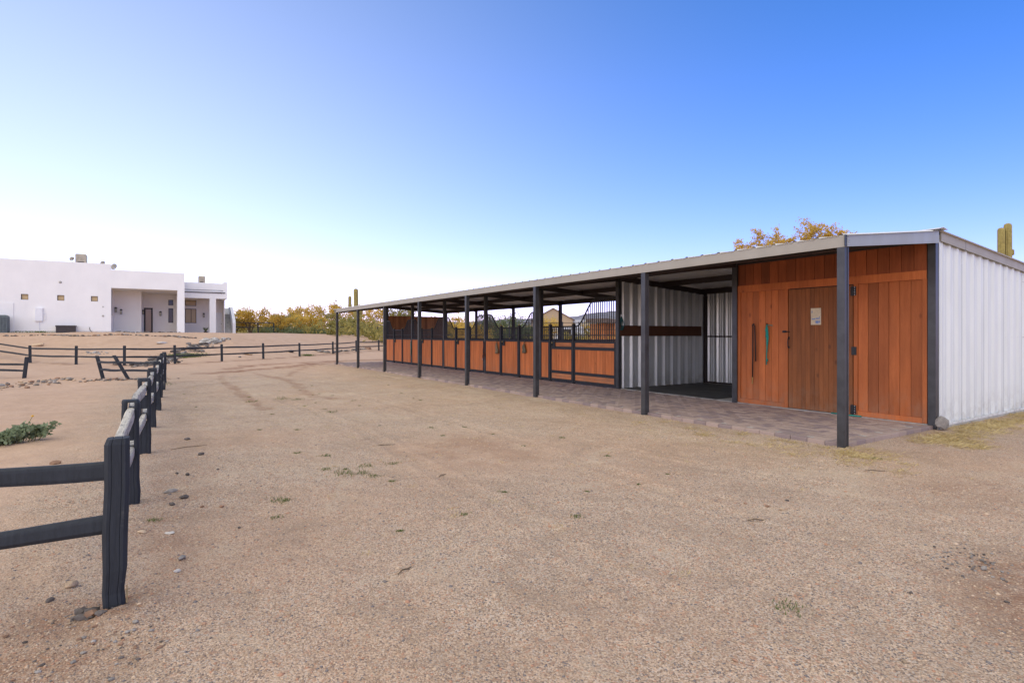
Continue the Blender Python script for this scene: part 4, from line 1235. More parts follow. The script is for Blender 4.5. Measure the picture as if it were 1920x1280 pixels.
# ------------------------------------------------------------------ fences
def near_post(x, y, h, w, d, slots, lean=(0, 0), gnaw=0.0, yaw=0.0):
    """Split-rail post with mortises cut through it along the run (y)."""
    zb = GF(x, y) - .12
    m = MB(); c = .018; third = w * .30
    H = h + .12
    zs = sorted({0, .12, .2, .32, H * .5, H * .75, H - .03, H} | {s for ab in slots for s in (ab[0] + .12, ab[1] + .12)})
    rnd = random.Random(int(abs(x * 1000 + y * 77)))
    off = {z: (rnd.uniform(-.006, .006), rnd.uniform(-.006, .006), 1 + rnd.uniform(-.04, .04)) for z in zs}
    def P(px, py, z):
        o = off[z]; k = o[2]
        if gnaw and .1 < z < .35: k *= 1 - gnaw * (1 - abs(z - .2) / .25)
        if z == H: k *= .86
        X_, Y_ = px * k + o[0] + lean[0] * z, py * k + o[1] + lean[1] * z
        return (x + X_ * math.cos(yaw) - Y_ * math.sin(yaw), y + X_ * math.sin(yaw) + Y_ * math.cos(yaw), zb + z)
    def col(poly, za, zz):
        lv = [z for z in zs if za <= z <= zz]
        m.loft([[P(px, py, z) for px, py in poly] for z in lv])
    L = [(-w / 2 + c, -d / 2), (-w / 2 + third, -d / 2), (-w / 2 + third, d / 2), (-w / 2 + c, d / 2), (-w / 2, d / 2 - c), (-w / 2, -d / 2 + c)]
    Rr = [(-px, py) for px, py in reversed(L)]
    Cc = [(-w / 2 + third, -d / 2), (w / 2 - third, -d / 2), (w / 2 - third, d / 2), (-w / 2 + third, d / 2)]
    col(L, 0, H); col(Rr, 0, H)
    a = 0
    for s0, s1 in slots:
        col(Cc, a, s0 + .12); a = s1 + .12
    col(Cc, a, H)
    return m
def rail(pts, h, th, seed, bare_dir=None, taper=True, irregular=1.0):
    """Split rail: rough eight-sided section, thinned at its ends to fit the mortises."""
    rnd = random.Random(seed); n = 12
    P = [Vector(p) for p in pts]
    def at(u):
        s = u * (len(P) - 1); i = min(int(s), len(P) - 2); return P[i].lerp(P[i + 1], s - i)
    N = 14; rings = []
    sq = lambda q: math.copysign(abs(q) ** .45, q)
    sect = [(sq(math.cos(2 * math.pi * (k + .5) / n)), sq(math.sin(2 * math.pi * (k + .5) / n))) for k in range(n)]
    ph = [rnd.uniform(.88, 1.10) for _ in range(n)]
    d = (P[-1] - P[0]).normalized(); side = d.cross(Vector((0, 0, 1))).normalized()
    for i in range(N + 1):
        u = i / N; p = at(u)
        k = 1.0
        if taper: k = min(1, .74 + 2.2 * min(u, 1 - u))
        w1 = 1 + irregular * .07 * math.sin(u * 7 + seed); w2 = 1 + irregular * .1 * math.sin(u * 5 + seed * 2)
        zo = irregular * .012 * math.sin(u * 6.3 + seed * 1.7)
        rings.append([p + side * (cx * th / 2 * k * w1 * ph[q]) + Vector((0, 0, cz * h / 2 * k * w2 * ph[(q + 3) % n] + zo)) for q, (cx, cz) in enumerate(sect)])
    m = MB().loft(rings)
    if bare_dir is not None:
        bd = Vector(bare_dir)
        for fi, f in enumerate(m.f):
            pts_ = [Vector(m.v[q]) for q in f]
            if len(f) == 4:
                nr = (pts_[1] - pts_[0]).cross(pts_[2] - pts_[0]); nr.normalize()
                cen = sum(pts_, Vector()) / 4; ax = at(0.5)
                tt = max(0, min(1, (cen - P[0]).dot(P[-1] - P[0]) / (P[-1] - P[0]).length_squared))
                if nr.dot(cen - at(tt)) < 0: nr = -nr
                if nr.dot(bd) > .12: m.m[fi] = 1
    return m
SL = [(.38, .54), (.69, .86)]
nf = thing('split_rail_fence', 'nearest charcoal split-rail fence with pale worn rails, running from foreground towards the house', 'fence', (-7.6, 0, 0))
NP = [(-7.632, -0.06, .90, .112, .11), (-7.622, 2.02, .88, .125, .13), (-7.575, 4.3, .90, .135, .14), (-7.53, 6.62, .92, .125, .13), (-7.46, 8.93, .93, .13, .13), (-7.42, 11.3, .95, .12, .12), (-7.36, 13.65, .97, .12, .12), (-7.31, 16.05, .93, .115, .12)]
for i, (x, y, h, w, d) in enumerate(NP):
    m = near_post(x, y, h, w, d, SL if i else [], ((.02, -.01, 0, .01, -.01, 0, .005, .0)[i], .0), .16 if i == 0 else 0)
    m.build('post', 'fence', nf, False, .004)
MB().prism([(-.02 - .06, .0), (.02 - .06, .0), (-.06, .09)], 'x', -7.572, -7.566).build('bare_patch', 'rawwood', nf)
for i in range(len(NP) - 1):
    a, b = NP[i], NP[i + 1]
    for j, zz in enumerate((.45, .765)):
        sag = -.03 if (i + j) % 2 else .015
        za, zb_ = GF(a[0], a[1]) + zz, GF(b[0], b[1]) + zz
        pts = [(a[0], a[1] + (.03 if i == 0 else -.02), za), ((a[0] + b[0]) / 2 + random.uniform(-.04, .0), (a[1] + b[1]) / 2, (za + zb_) / 2 + sag), (b[0], b[1] + .02, zb_)]
        rail(pts, .10, .06, i * 7 + j, (0.55, -0.1, 0.75)).build('rail', ['fence', 'bare'], nf)
# run from the corner post out to the left
LX, LY = -10.05, 0.47
near_post(LX, LY, .9, .135, .135, []).build('post', 'fence', nf, False, .004)
for zz, zz2 in ((.42, .40), (.735, .70)):
    rail([(-7.64, -.06, zz), (-8.3, .09, (zz + zz2) / 2 - .005), (-8.9, .21, (zz + zz2) / 2 + .01), (LX, LY, zz2)], .088, .06, int(zz * 100), None, False, 1.5).build('rail', 'fence', nf)

def rail_fence(name, label, posts, h, w=.12, rails=(.40, .78), rh=.085, group=None, lean=None, sub=None):
    t = thing(name, label, 'fence', (posts[0][0], posts[0][1], G(*posts[0][:2])), group)
    tops = []
    for i, p in enumerate(posts):
        x, y = p[:2]; z = GF(x, y); ln = lean[i] if lean else (random.uniform(-.02, .02), random.uniform(-.02, .02))
        m = MB(); c = w * .12
        poly = [(-w / 2 + c, -w / 2), (w / 2 - c, -w / 2), (w / 2, -w / 2 + c), (w / 2, w / 2 - c), (w / 2 - c, w / 2), (-w / 2 + c, w / 2), (-w / 2, w / 2 - c), (-w / 2, -w / 2 + c)]
        hh = h * random.uniform(.96, 1.04)
        m.loft([[(x + px * k + ln[0] * zz, y + py * k + ln[1] * zz, z + zz) for px, py in poly] for zz, k in ((-.15, 1), (hh * .5, .97), (hh - .03, 1), (hh, .85))])
        m.build('post', 'fence', t)
        tops.append((x, y, z, ln))
    for i in range(len(posts) - 1):
        if sub and i in sub: continue
        a, b = tops[i], tops[i + 1]
        for j, r_ in enumerate(rails):
            za, zb_ = a[2] + r_ * h / .95, b[2] + r_ * h / .95
            A = (a[0] + a[3][0] * r_, a[1] + a[3][1] * r_, za); B = (b[0] + b[3][0] * r_, b[1] + b[3][1] * r_, zb_)
            mid = ((A[0] + B[0]) / 2, (A[1] + B[1]) / 2, (za + zb_) / 2 - .02 * random.random())
            rail([A, mid, B], rh, .07, i * 3 + j, None, True, .5).build('rail', 'fence', t)
    return t
rail_fence('ranch_fence', 'long dark two-rail fence curving along foot of the house slope', [(-20.5, 43.5), (-18.2, 40.6), (-15.6, 37.5), (-13.17, 34.4), (-10.95, 31.3), (-8.83, 28.0), (-6.78, 29.0), (-4.54, 30.65), (-2.15, 32.6), (.5, 35.4), (3.71, 39.3), (6.4, 42.3), (9.26, 45.0), (13.3, 50.1), (17.5, 55.5)], .93)
rail_fence('leaning_fence', 'broken fence spur with two tilted posts beside nearest split-rail fence', [(-9.06, 19.74), (-8.29, 18.4), (-7.38, 17.3)], .80, .11, (.36, .66), .075, None, [(-.22, .05), (-.50, .15), (0, 0)])
rail_fence('fence_end', 'short dark fence end with slightly tilted post at left edge of the picture', [(-11.41, 21.69), (-13.6, 22.9), (-15.8, 24.0)], .72, .11, (.34, .62), .075, None, [(.10, 0), (0, 0), (0, 0)])
rail_fence('far_fence', 'dark rail fence standing right of the house stair, in front of scrub', [(-1.0, 60.2), (1.4, 60.6), (3.0, 61.0)], 1.15, .13, (.55, .95), .08)
rail_fence('paddock_fence', 'far dark paddock fence seen past the left end of stable', [(11.4, 66), (15.6, 64), (18.0, 63), (19.4, 60.5), (20.4, 58), (21.2, 55.5), (21.9, 53), (22.4, 50.5)], 1.2, .13, (.45, .8, 1.1), .08)
rail_fence('boundary_fence', 'thin dark rail fence among bushes behind the house rise', [(5.5, 68.5), (9.5, 68), (13.5, 67.4), (17.5, 66.6), (21.5, 66)], 1.15, .12, (.55, .95), .07)

# ------------------------------------------------------------------ rocks
def rock_mesh(name, mat, seed, sub=2, flat=.6, rough=.28):
    import bmesh
    b = bmesh.new(); bmesh.ops.create_icosphere(b, subdivisions=sub, radius=.5)
    rnd = random.Random(seed)
    pl = [(Vector((rnd.gauss(0, 1), rnd.gauss(0, 1), rnd.gauss(0, 1))).normalized(), rnd.uniform(.26, .42)) for _ in range(7)]
    for v in b.verts:
        for nrm, dd in pl:
            e = v.co.dot(nrm) - dd
            if e > 0: v.co -= nrm * e * .9
        v.co *= 1 + rnd.uniform(-rough, rough) * .18
        v.co.z *= flat
    me = D.meshes.new(name); b.to_mesh(me); b.free(); me.materials.append(MAT[mat]); return me
RM = {k: [rock_mesh('rock_' + k, 'rock_' + k, i * 11 + len(k)) for i in range(3)] for k in ('dark', 'brown', 'pale', 'grey', 'tan')}
def rock(x, y, size, kind, label, group=None, z=None, name='stone', aspect=(1, .75, .9)):
    o = D.objects.new(name, random.choice(RM[kind])); COL.objects.link(o)
    zz = (GF(x, y) if z is None else z)
    o.location = (x, y, zz + size * aspect[2] * .14); size *= .8 if z is None and size < .2 else 1; o.scale = tuple(size * a for a in aspect); o.rotation_euler = (random.uniform(-.15, .15), random.uniform(-.15, .15), random.uniform(0, 6.28))
    return tag(o, label, 'stone', group)
rock(2.62, -0.10, .24, 'grey', 'rounded dark grey stone at the foot of the stable corner post', z=FZ, name='boulder', aspect=(1, .8, 1.5))
rock(-8.42, 4.34, .16, 'brown', 'flat reddish-brown stone on sand left of nearest fence post', aspect=(1, .6, .7))
rock(-7.85, 0.36, .085, 'tan', 'tan blocky stone just left of the nearest fence post base', aspect=(1, .8, 1.3))
rock(-7.93, 0.22, .06, 'dark', 'small dark stone left of the nearest post, beside tan block')
rock(-7.33, 1.80, .085, 'dark', 'black angular stone right of second fence post, nearest of the dark trio')
rock(-7.24, 1.98, .11, 'dark', 'largest dark rounded stone right of the second fence post')
rock(-7.34, 2.23, .16, 'grey', 'long flat grey stone right of second fence post', aspect=(1, .5, .5))
for i, (x, y, s, k) in enumerate(((-7.18, 2.83, .08, 'dark'), (-7.27, 2.99, .06, 'dark'), (-6.98, 1.55, .06, 'brown'), (-6.9, 2.94, .05, 'dark'), (-6.92, .87, .04, 'dark'), (-7.12, 1.62, .05, 'brown'), (-7.0, 3.9, .1, 'dark'), (-7.1, 5.2, .12, 'dark'))):
    rock(x, y, s, k, 'small dark or brown stone scattered on the gravel right of nearest fence', 'loose stones by the near fence')
rock(-7.30, .44, .075, 'grey', 'grey-violet stone on gravel right of the nearest post, upper of two')
rock(-7.33, .25, .055, 'pale', 'pale bluish stone on gravel right of nearest post, lower of two')
rock(-7.36, 1.02, .10, 'pale', 'pale grey lichen-coloured stone between first and second fence posts', aspect=(1, .6, .5))
rock(-7.53, 1.15, .10, 'tan', 'tan flat stone right behind the nearest fence post', aspect=(1, .5, .5))
rock(-7.52, -.36, .05, 'grey', 'small grey stone in front of the nearest post base')
rock(-2.79, -.91, .05, 'dark', 'small black stone on open gravel in front of the tack room')
rock(-3.14, -2.39, .055, 'grey', 'blue-grey pointed stone at right edge of the foreground', aspect=(1, .8, 1.2))
rock(-3.22, -2.50, .04, 'grey', 'smaller blue-grey stone next to pointed one at right edge')
for i, (x, y, s, k) in enumerate(((-3.57, -2.62, .035, 'dark'), (-3.13, -.94, .05, 'brown'), (-3.1, -1.05, .055, 'tan'), (-3.22, -.80, .045, 'brown'), (-4.6, -1.58, .035, 'tan'), (-5.31, -2.2, .04, 'brown'), (-4.66, -2.58, .035, 'tan'), (-3.9, -2.3, .03, 'dark'))):
    rock(x, y, s, k, 'tiny stone lying loose on the open foreground gravel', 'loose stones on open gravel')
rock(-7.33, 39.9, 1.0, 'pale', 'flat pale stone slab lying on slope below the porch', aspect=(1, .5, .25))
rock(-13.76, 40.56, .9, 'tan', 'flat tan stone slab on slope below the grey air conditioner', aspect=(1, .5, .45))
rock(.53, 38.56, .85, 'grey', 'flat grey slab behind the long fence, near stable end', aspect=(1, .55, .45))
rock(-2.66, 35.32, .6, 'tan', 'tan wedge-shaped rock behind the long curving fence', aspect=(1, .6, .6))
rock(8.47, 45.65, .75, 'brown', 'brown boulder behind the long fence, seen between stable posts', aspect=(1, .8, .9))
rock(-3.30, 33.9, .25, 'grey', 'small grey rock on the sand behind the long fence', aspect=(1, .7, .7))
def rock_pile(name, label, pts, n, size, width, kinds):
    """Uncountable cobbles joined in one mesh."""
    m = MB(); rnd = random.Random(len(label))
    src = [[[v.co[:] for v in me.vertices], [tuple(p.vertices) for p in me.polygons]] for me in [rock_mesh('cobble', 'rock_dark', q, 1) for q in range(4)]]
    for i in range(n):
        u = rnd.random() * (len(pts) - 1); k = int(u); f = u - k
        x = pts[k][0] * (1 - f) + pts[min(k + 1, len(pts) - 1)][0] * f + rnd.gauss(0, width); y = pts[k][1] * (1 - f) + pts[min(k + 1, len(pts) - 1)][1] * f + rnd.gauss(0, width)
        s = size * (.35 + 1.5 * rnd.random() ** 2); a = rnd.uniform(0, 6.28); vv, ff = src[rnd.randrange(4)]
        z = GF(x, y) + s * .15
        m.add([(x + s * (p[0] * math.cos(a) - p[1] * math.sin(a)), y + s * .8 * (p[0] * math.sin(a) + p[1] * math.cos(a)), z + s * .8 * p[2]) for p in vv], ff, rnd.randrange(len(kinds)))
    return tag(m.build(name, ['rock_' + k for k in kinds]), label, 'stones', None, 'stuff')
rock_pile('riprap', 'heap of pale blue-grey cobbles at the right of house slope', [(-5.0, 39.9), (-4.3, 40.5), (-3.9, 41.0)], 120, .26, .38, ('pale', 'grey', 'pale'))
rock_pile('dark_riprap', 'dark cobble swale running down slope to the long fence', [(-5.1, 39.3), (-6.0, 36.9), (-6.9, 34.0), (-7.6, 29.8), (-8.4, 27.3)], 330, .24, .34, ('dark', 'grey', 'dark'))
rock_pile('stone_edging', 'line of dark edging stones along the top of the house slope', [(-16.4, 45.6), (-13.5, 44.2), (-10.5, 43.1), (-6.5, 42.7), (-5.2, 41.8)], 230, .17, .07, ('dark', 'grey', 'brown'))
rock_pile('porch_edging', 'row of dark stones along the porch front', [(-10.4, 48.6), (-8.0, 48.7), (-5.8, 48.9)], 120, .2, .07, ('dark', 'dark', 'grey'))
rock_pile('rubble', 'strip of grey rubble and dirt left of the broken fence', [(-11.8, 17.0), (-10.9, 18.7), (-10.0, 20.1)], 170, .10, .30, ('dark', 'grey', 'brown', 'tan'))
rock_pile('rubble_ridge', 'low ridge of dark clods under the leaning fence posts', [(-9.2, 19.2), (-8.4, 18.1), (-7.5, 17.6)], 130, .085, .2, ('dark', 'brown', 'grey'))
rock_pile('white_cobbles', 'scatter of small white stones on the sandy slope behind fence', [(-11.2, 37.6), (-10.1, 37.4)], 40, .14, .2, ('pale', 'pale', 'grey'))
rock_pile('stone_ring', 'curved row of stones behind the long fence near stable', [(2.7, 41.3), (3.0, 40.3), (3.8, 40.1), (5.5, 42.2), (7.5, 44.8), (9.0, 46.4)], 90, .26, .07, ('dark', 'grey', 'grey'))
rock_pile('post_spoil', 'dark clods and charred bits at the nearest fence post foot', [(-7.78, -.06), (-7.70, -.14)], 26, .05, .035, ('dark', 'dark', 'brown'))
rock_pile('gravel_drift', 'drift of dark coarse gravel left of the nearest fence post', [(-8.1, -.15), (-7.8, -.5), (-7.5, -.62)], 260, .018, .16, ('dark', 'grey', 'tan', 'brown'))
rock_pile('gravel_patch', 'patch of grey gravel at the right edge of foreground', [(-3.2, -2.3), (-2.9, -2.3)], 160, .016, .12, ('dark', 'grey', 'grey'))

def scatter_gravel():
    """Loose grains of the yard, far too many to count."""
    N = 70000
    rr = 2.0 + 8.5 * RNG.random(N) ** 1.15; an = R(32.4) + (RNG.random(N) - .5) * R(100)
    x = -7.418 + rr * np.sin(an); y = -3.713 + rr * np.cos(an)
    keep = ~((x > -0.2) & (y > -.2)) & (np.hypot(x + 7.63, y + .06) > .1)
    keep &= RNG.random(N) < np.where(x < -8.2, .35, 1.0) * (1 - sst(4.0, 10.5, rr))
    x, y, rr = x[keep], y[keep], rr[keep]; N = len(x)
    s = (.0035 + .005 * RNG.random(N) ** 2.4) * (1 + .08 * rr)
    big = RNG.random(N) < .012; s[big] *= 1.9
    z = GFv(x, y) + s * .05
    base = np.array([(1, 0, 0), (0, 1, 0), (-1, 0, 0), (0, -1, 0), (.1, .1, .5), (0, 0, -.8)], float)
    f0 = np.array([(0, 1, 4), (1, 2, 4), (2, 3, 4), (3, 0, 4), (1, 0, 5), (2, 1, 5), (3, 2, 5), (0, 3, 5)])
    v = base[None] * (1 + .5 * (RNG.random((N, 6, 1)) - .5)) * s[:, None, None]
    a = RNG.random(N) * 6.28; ca, sa = np.cos(a)[:, None], np.sin(a)[:, None]
    V = np.stack([v[..., 0] * ca - v[..., 1] * sa + x[:, None], v[..., 0] * sa + v[..., 1] * ca + y[:, None], v[..., 2] + z[:, None]], -1).reshape(-1, 3)
    F = (f0[None] + (np.arange(N) * 6)[:, None, None]).reshape(-1, 3)
    o = link_mesh('gravel', sheet_mesh('gravel', V, F, 'pebble'))
    tag(o, 'loose tan gravel grains strewn over the whole yard', 'gravel', None, 'stuff')
scatter_gravel()

# ------------------------------------------------------------------ plants
def leaf_cloud(cent, rad, per, size, seed, up=0.0, narrow=.45):
    """Leaves as small rhombi spread round clump centres (arrays)."""
    rng = np.random.default_rng(seed)
    cent = np.asarray(cent, float); n = len(cent)
    rad = np.broadcast_to(np.asarray(rad, float), (n,))
    P = np.repeat(cent, per, 0) + rng.normal(0, 1, (n * per, 3)) * np.repeat(rad, per)[:, None] * np.array([.5, .5, .42])
    N = len(P)
    a = rng.normal(0, 1, (N, 3)); a[:, 2] += up; a /= np.linalg.norm(a, axis=1)[:, None]
    b = np.cross(a, rng.normal(0, 1, (N, 3))); b /= np.linalg.norm(b, axis=1)[:, None]
    s = size * (.6 + .8 * rng.random(N))[:, None]
    V = np.stack([P - a * s, P + b * s * narrow, P + a * s, P - b * s * narrow], 1).reshape(-1, 3)
    return V, np.arange(4 * N).reshape(-1, 4)

def tree(name, label, base, h, spread, mat, seed, cat='tree', group=None, stems=4, clumps=110, per=34, leaf=.09, clump_r=.45, low=.25, bark='bark', shape=1.0, trunk_r=.10):
    x, y, z = base[0], base[1], (GF(base[0], base[1]) if len(base) < 3 else base[2])
    t = thing(name, label, cat, (x, y, z), group)
    rng = random.Random(seed); m = MB(); ends = []
    for s in range(stems):
        a = 6.283 * (s + rng.uniform(-.3, .3)) / stems; r_ = rng.uniform(.25, .55) * spread; zt = h * rng.uniform(.45, .65)
        p1 = Vector((x + math.cos(a) * r_ * .35, y + math.sin(a) * r_ * .35, z + zt * .45)); p2 = Vector((x + math.cos(a) * r_, y + math.sin(a) * r_, z + zt))
        m.tube([(x + math.cos(a) * .06, y + math.sin(a) * .06, z - .1), p1, p2], [trunk_r, trunk_r * .75, trunk_r * .5], 6)
        for b in range(5):
            a2 = a + rng.uniform(-1.3, 1.3); o = (p1 if b < 2 else p2).copy()
            q = o + Vector((math.cos(a2) * spread * rng.uniform(.25, .5), math.sin(a2) * spread * rng.uniform(.25, .5), h * rng.uniform(.1, .38)))
            m.tube([o, (o + q) / 2 + Vector((0, 0, h * .04)), q], [trunk_r * .45, trunk_r * .28, trunk_r * .12], 5); ends.append(q)
            for c in range(3):
                e = q + Vector((rng.uniform(-1, 1) * spread * .22, rng.uniform(-1, 1) * spread * .22, rng.uniform(-.03, .2) * h))
                m.tube([q, e], [trunk_r * .14, trunk_r * .04], 4); ends.append(e)
    m.build('trunk', bark, t)
    C = [tuple(e) for e in ends if (e.z - z) > low * h]
    while len(C) < clumps:
        a = rng.uniform(0, 6.283); u = rng.random() ** .5; w = rng.random()
        zz = low + (1 - low) * w; prof = math.sin(math.pi * min(1, .12 + w * .80)) ** .6 * shape
        C.append((x + math.cos(a) * u * spread * prof * .8, y + math.sin(a) * u * spread * prof * .8, z + h * zz * .93))
    V, F = leaf_cloud(C, [clump_r * rng.uniform(.6, 1.3) for _ in C], per, leaf, seed)
    V[:, 2] = np.maximum(V[:, 2], z + .02)
    link_mesh('crown', sheet_mesh('crown', V, F, mat), t)
    return t

tree('desert_tree', 'tree with golden sunlight in its leaf colour, right of the house stair', (0.9, 62.8), 2.51, 1.9, 'leaf_sun_tint', 11, clumps=80, leaf=.10, clump_r=.5)
tree('desert_bush', 'broad olive-gold bush left of the golden tree, touching the house stair', (-.5, 64.2), 1.82, 2.0, 'leaf_olive', 12, 'bush', clumps=80, leaf=.10, low=.08)
tree('desert_tree', 'low golden bush between the stair tree and the round tree', (4.1, 64.0), 2.05, 2.2, 'leaf_sun_tint', 13, 'bush', clumps=90, leaf=.10, low=.06)
tree('desert_tree', 'thin olive tree standing left of the large round tree', (6.0, 73.0), 2.43, 1.6, 'leaf_olive', 14, clumps=50, leaf=.10)
tree('desert_tree', 'large round pale-gold tree between the house and stable end', (10.4, 79.7), 3.80, 3.1, 'leaf_sun_tint', 15, clumps=150, leaf=.12, clump_r=.55, low=.3, stems=6)
tree('desert_bush', 'drooping amber bush in front of the large round tree', (8.4, 69.0), 2.28, 2.6, 'leaf_sun_tint', 16, 'bush', clumps=120, leaf=.11, low=.05)
tree('desert_bush', 'dark olive bush right of the drooping amber bush', (12.2, 68.5), 1.75, 1.6, 'leaf_olive', 17, 'bush', clumps=70, leaf=.10, low=.05)
tree('desert_tree', 'mid-height olive tree left of the stable end post', (14.2, 76.0), 2.74, 2.4, 'leaf_olive', 18, clumps=90, leaf=.11)
tree('desert_tree', 'tall tree with golden glow coloured into its leaves, left of the far saguaro', (16.2, 82.5), 5.02, 2.3, 'leaf_sun_tint', 19, clumps=110, leaf=.13, clump_r=.55, low=.3)
tree('desert_tree', 'golden tree right of the far saguaro above stable roof', (20.4, 80.5), 4.71, 2.6, 'leaf_sun_tint', 20, clumps=110, leaf=.13, clump_r=.55, low=.2)
tree('desert_tree', 'olive tree seen under the stable roof end, behind paddock fence', (21.5, 72.0), 3.80, 2.6, 'leaf_olive', 21, clumps=120, leaf=.12, low=.1)
tree('desert_bush', 'golden bush behind the stalls at the boarded back', (24.5, 62), 3.19, 3.0, 'leaf_sun_tint', 22, 'bush', clumps=130, leaf=.12, low=.05)
tree('desert_bush', 'golden brush seen through third stall from the grooming bay', (19.5, 46.5), 2.28, 2.6, 'leaf_sun_tint', 23, 'bush', clumps=120, leaf=.10, low=.04)
tree('mesquite', 'dense grey-green bush seen through the second stall', (14.6, 32.2), 2.74, 2.0, 'leaf_green', 24, 'bush', clumps=170, leaf=.07, low=.04, clump_r=.4)
tree('mesquite', 'smaller grey-green bush right of the dense one behind stalls', (16.9, 33.5), 1.90, 1.2, 'leaf_green', 25, 'bush', clumps=80, leaf=.07, low=.04, clump_r=.35)
tree('palo_verde', 'golden palo verde in front of the tan neighbour house', (19.6, 33.4), 2.66, 1.1, 'leaf_sun_tint', 26, 'tree', clumps=60, leaf=.06, low=.15, clump_r=.35, bark='bark_green')
tree('desert_bush', 'olive bush below the neighbour house gable', (20.2, 31.0), 1.44, 1.2, 'leaf_olive', 27, 'bush', clumps=70, leaf=.06, low=.04, clump_r=.3)
tree('desert_bush', 'golden shrub right of the neighbour house', (34.0, 44.0), 2.74, 1.7, 'leaf_sun_tint', 28, 'bush', clumps=80, leaf=.08, low=.05)

def roof_tree():
    """Sparse ironwood with low sunlight in its leaf colour; twigs rise over the stable roof."""
    x, y = 14.1, 8.75; z = GF(x, y); rng = random.Random(5)
    t = thing('ironwood_tree', 'sparse tree with golden light in its leaf colour, rising above the stable roof at right', 'tree', (x, y, z))
    m = MB(); C = []
    rx, ry = math.cos(R(-32.4)), math.sin(R(-32.4))
    m.tube([(x, y, z - .1), (x + .05, y, z + 1.2), (x, y + .1, z + 2.2)], [.2, .16, .13], 8)
    for s in range(26):
        side = -2.3 + 4.5 * s / 25 + rng.uniform(-.15, .15); dep_ = rng.uniform(-1.2, 1.2)
        top = z + 5.35 + .35 * math.exp(-((side - .9) / .7) ** 2) - .10 * max(0, -side) ** 1.4 - .22 * max(0, side - 1.2) + rng.uniform(-.45, .30)
        p0 = Vector((x, y, z + rng.uniform(1.2, 2.4))); p3 = Vector((x + rx * side - ry * dep_ * .6, y + ry * side + rx * dep_ * .6, top))
        d = p3 - p0
        p1 = p0.lerp(p3, .4) + Vector((d.x * .18, d.y * .18, -.1)); p2 = p0.lerp(p3, .75) + Vector((d.x * .06, d.y * .06, -.05))
        m.tube([p0, p1, p2, p3], [.05, .03, .016, .004], 6)
        for q in range(9):
            u = rng.uniform(.5, 1); o = p1.lerp(p3, u)
            e = o + Vector((rng.uniform(-.4, .4), rng.uniform(-.4, .4), rng.uniform(.05, .42)))
            m.tube([o, (o + e) / 2 + Vector((rng.uniform(-.05, .05),) * 3), e], [.009, .006, .003], 4)
            for k in range(8):
                C.append(tuple(o.lerp(e, (k + 1) / 8) + Vector((rng.gauss(0, .04), rng.gauss(0, .04), rng.gauss(0, .03)))))
    m.build('trunk', 'bark', t)
    V, F = leaf_cloud(C, .13, 13, .040, 77, narrow=.5)
    link_mesh('crown', sheet_mesh('crown', V, F, 'leaf_sun_tint'), t)
roof_tree()

def saguaro(label, x, y, h, r_, arms, z=None):
    z = GF(x, y) if z is None else z
    t = thing('saguaro', label, 'cactus', (x, y, z))
    nr = 13
    sect = lambda a: 1 + .17 * math.cos(nr * a)
    def column(pts, rr, name):
        P = [Vector(p) for p in pts]; n = len(P)
        fine = []
        for i in range(n - 1):
            for q in range(4): fine.append(P[i].lerp(P[i + 1], q / 4))
        fine.append(P[-1])
        d = (P[-1] - P[-2]).normalized()
        fine += [P[-1] + d * rr * .55, P[-1] + d * rr * .85, P[-1] + d * rr * .97]
        rad = [rr] * (len(fine) - 3) + [rr * .85, rr * .5, rr * .12]
        rad[0] = rr * .8
        MB().tube(fine, rad, 52, True, 0, sect).build(name, 'cactus', t, True)
    column([(x, y, z - .1), (x, y, z + h * .35), (x + .03, y, z + h * .7), (x, y, z + h - r_)], r_, 'stem')
    for az, z0, out, ztop, k in arms:
        c, s = math.cos(az), math.sin(az)
        pts = [(x + c * r_ * .5, y + s * r_ * .5, z + z0), (x + c * (r_ + out * .6), y + s * (r_ + out * .6), z + z0 + .06), (x + c * (r_ + out * .95), y + s * (r_ + out * .95), z + z0 + out * .35), (x + c * (r_ + out), y + s * (r_ + out), z + z0 + out * .9), (x + c * (r_ + out), y + s * (r_ + out), z + max(ztop, z0 + out))]
        column(pts, r_ * k, 'arm')
CR = R(-32.4)      # direction of picture-right on the ground
saguaro('tall saguaro with three arms rising behind the far end of the stable', 14.93, 70.9, 6.4, .26, [(CR + math.pi, 3.4, .55, 5.2, .72), (CR, 3.1, .45, 3.9, .66), (CR + .2, 2.5, .35, 3.0, .6)])
saguaro('two-columned saguaro rising above the white end wall at right', 20.98, 4.33, 5.88, .112, [(CR + math.pi, 2.2, .15, 5.6, .92), (CR, 4.6, .05, 4.78, .6)])

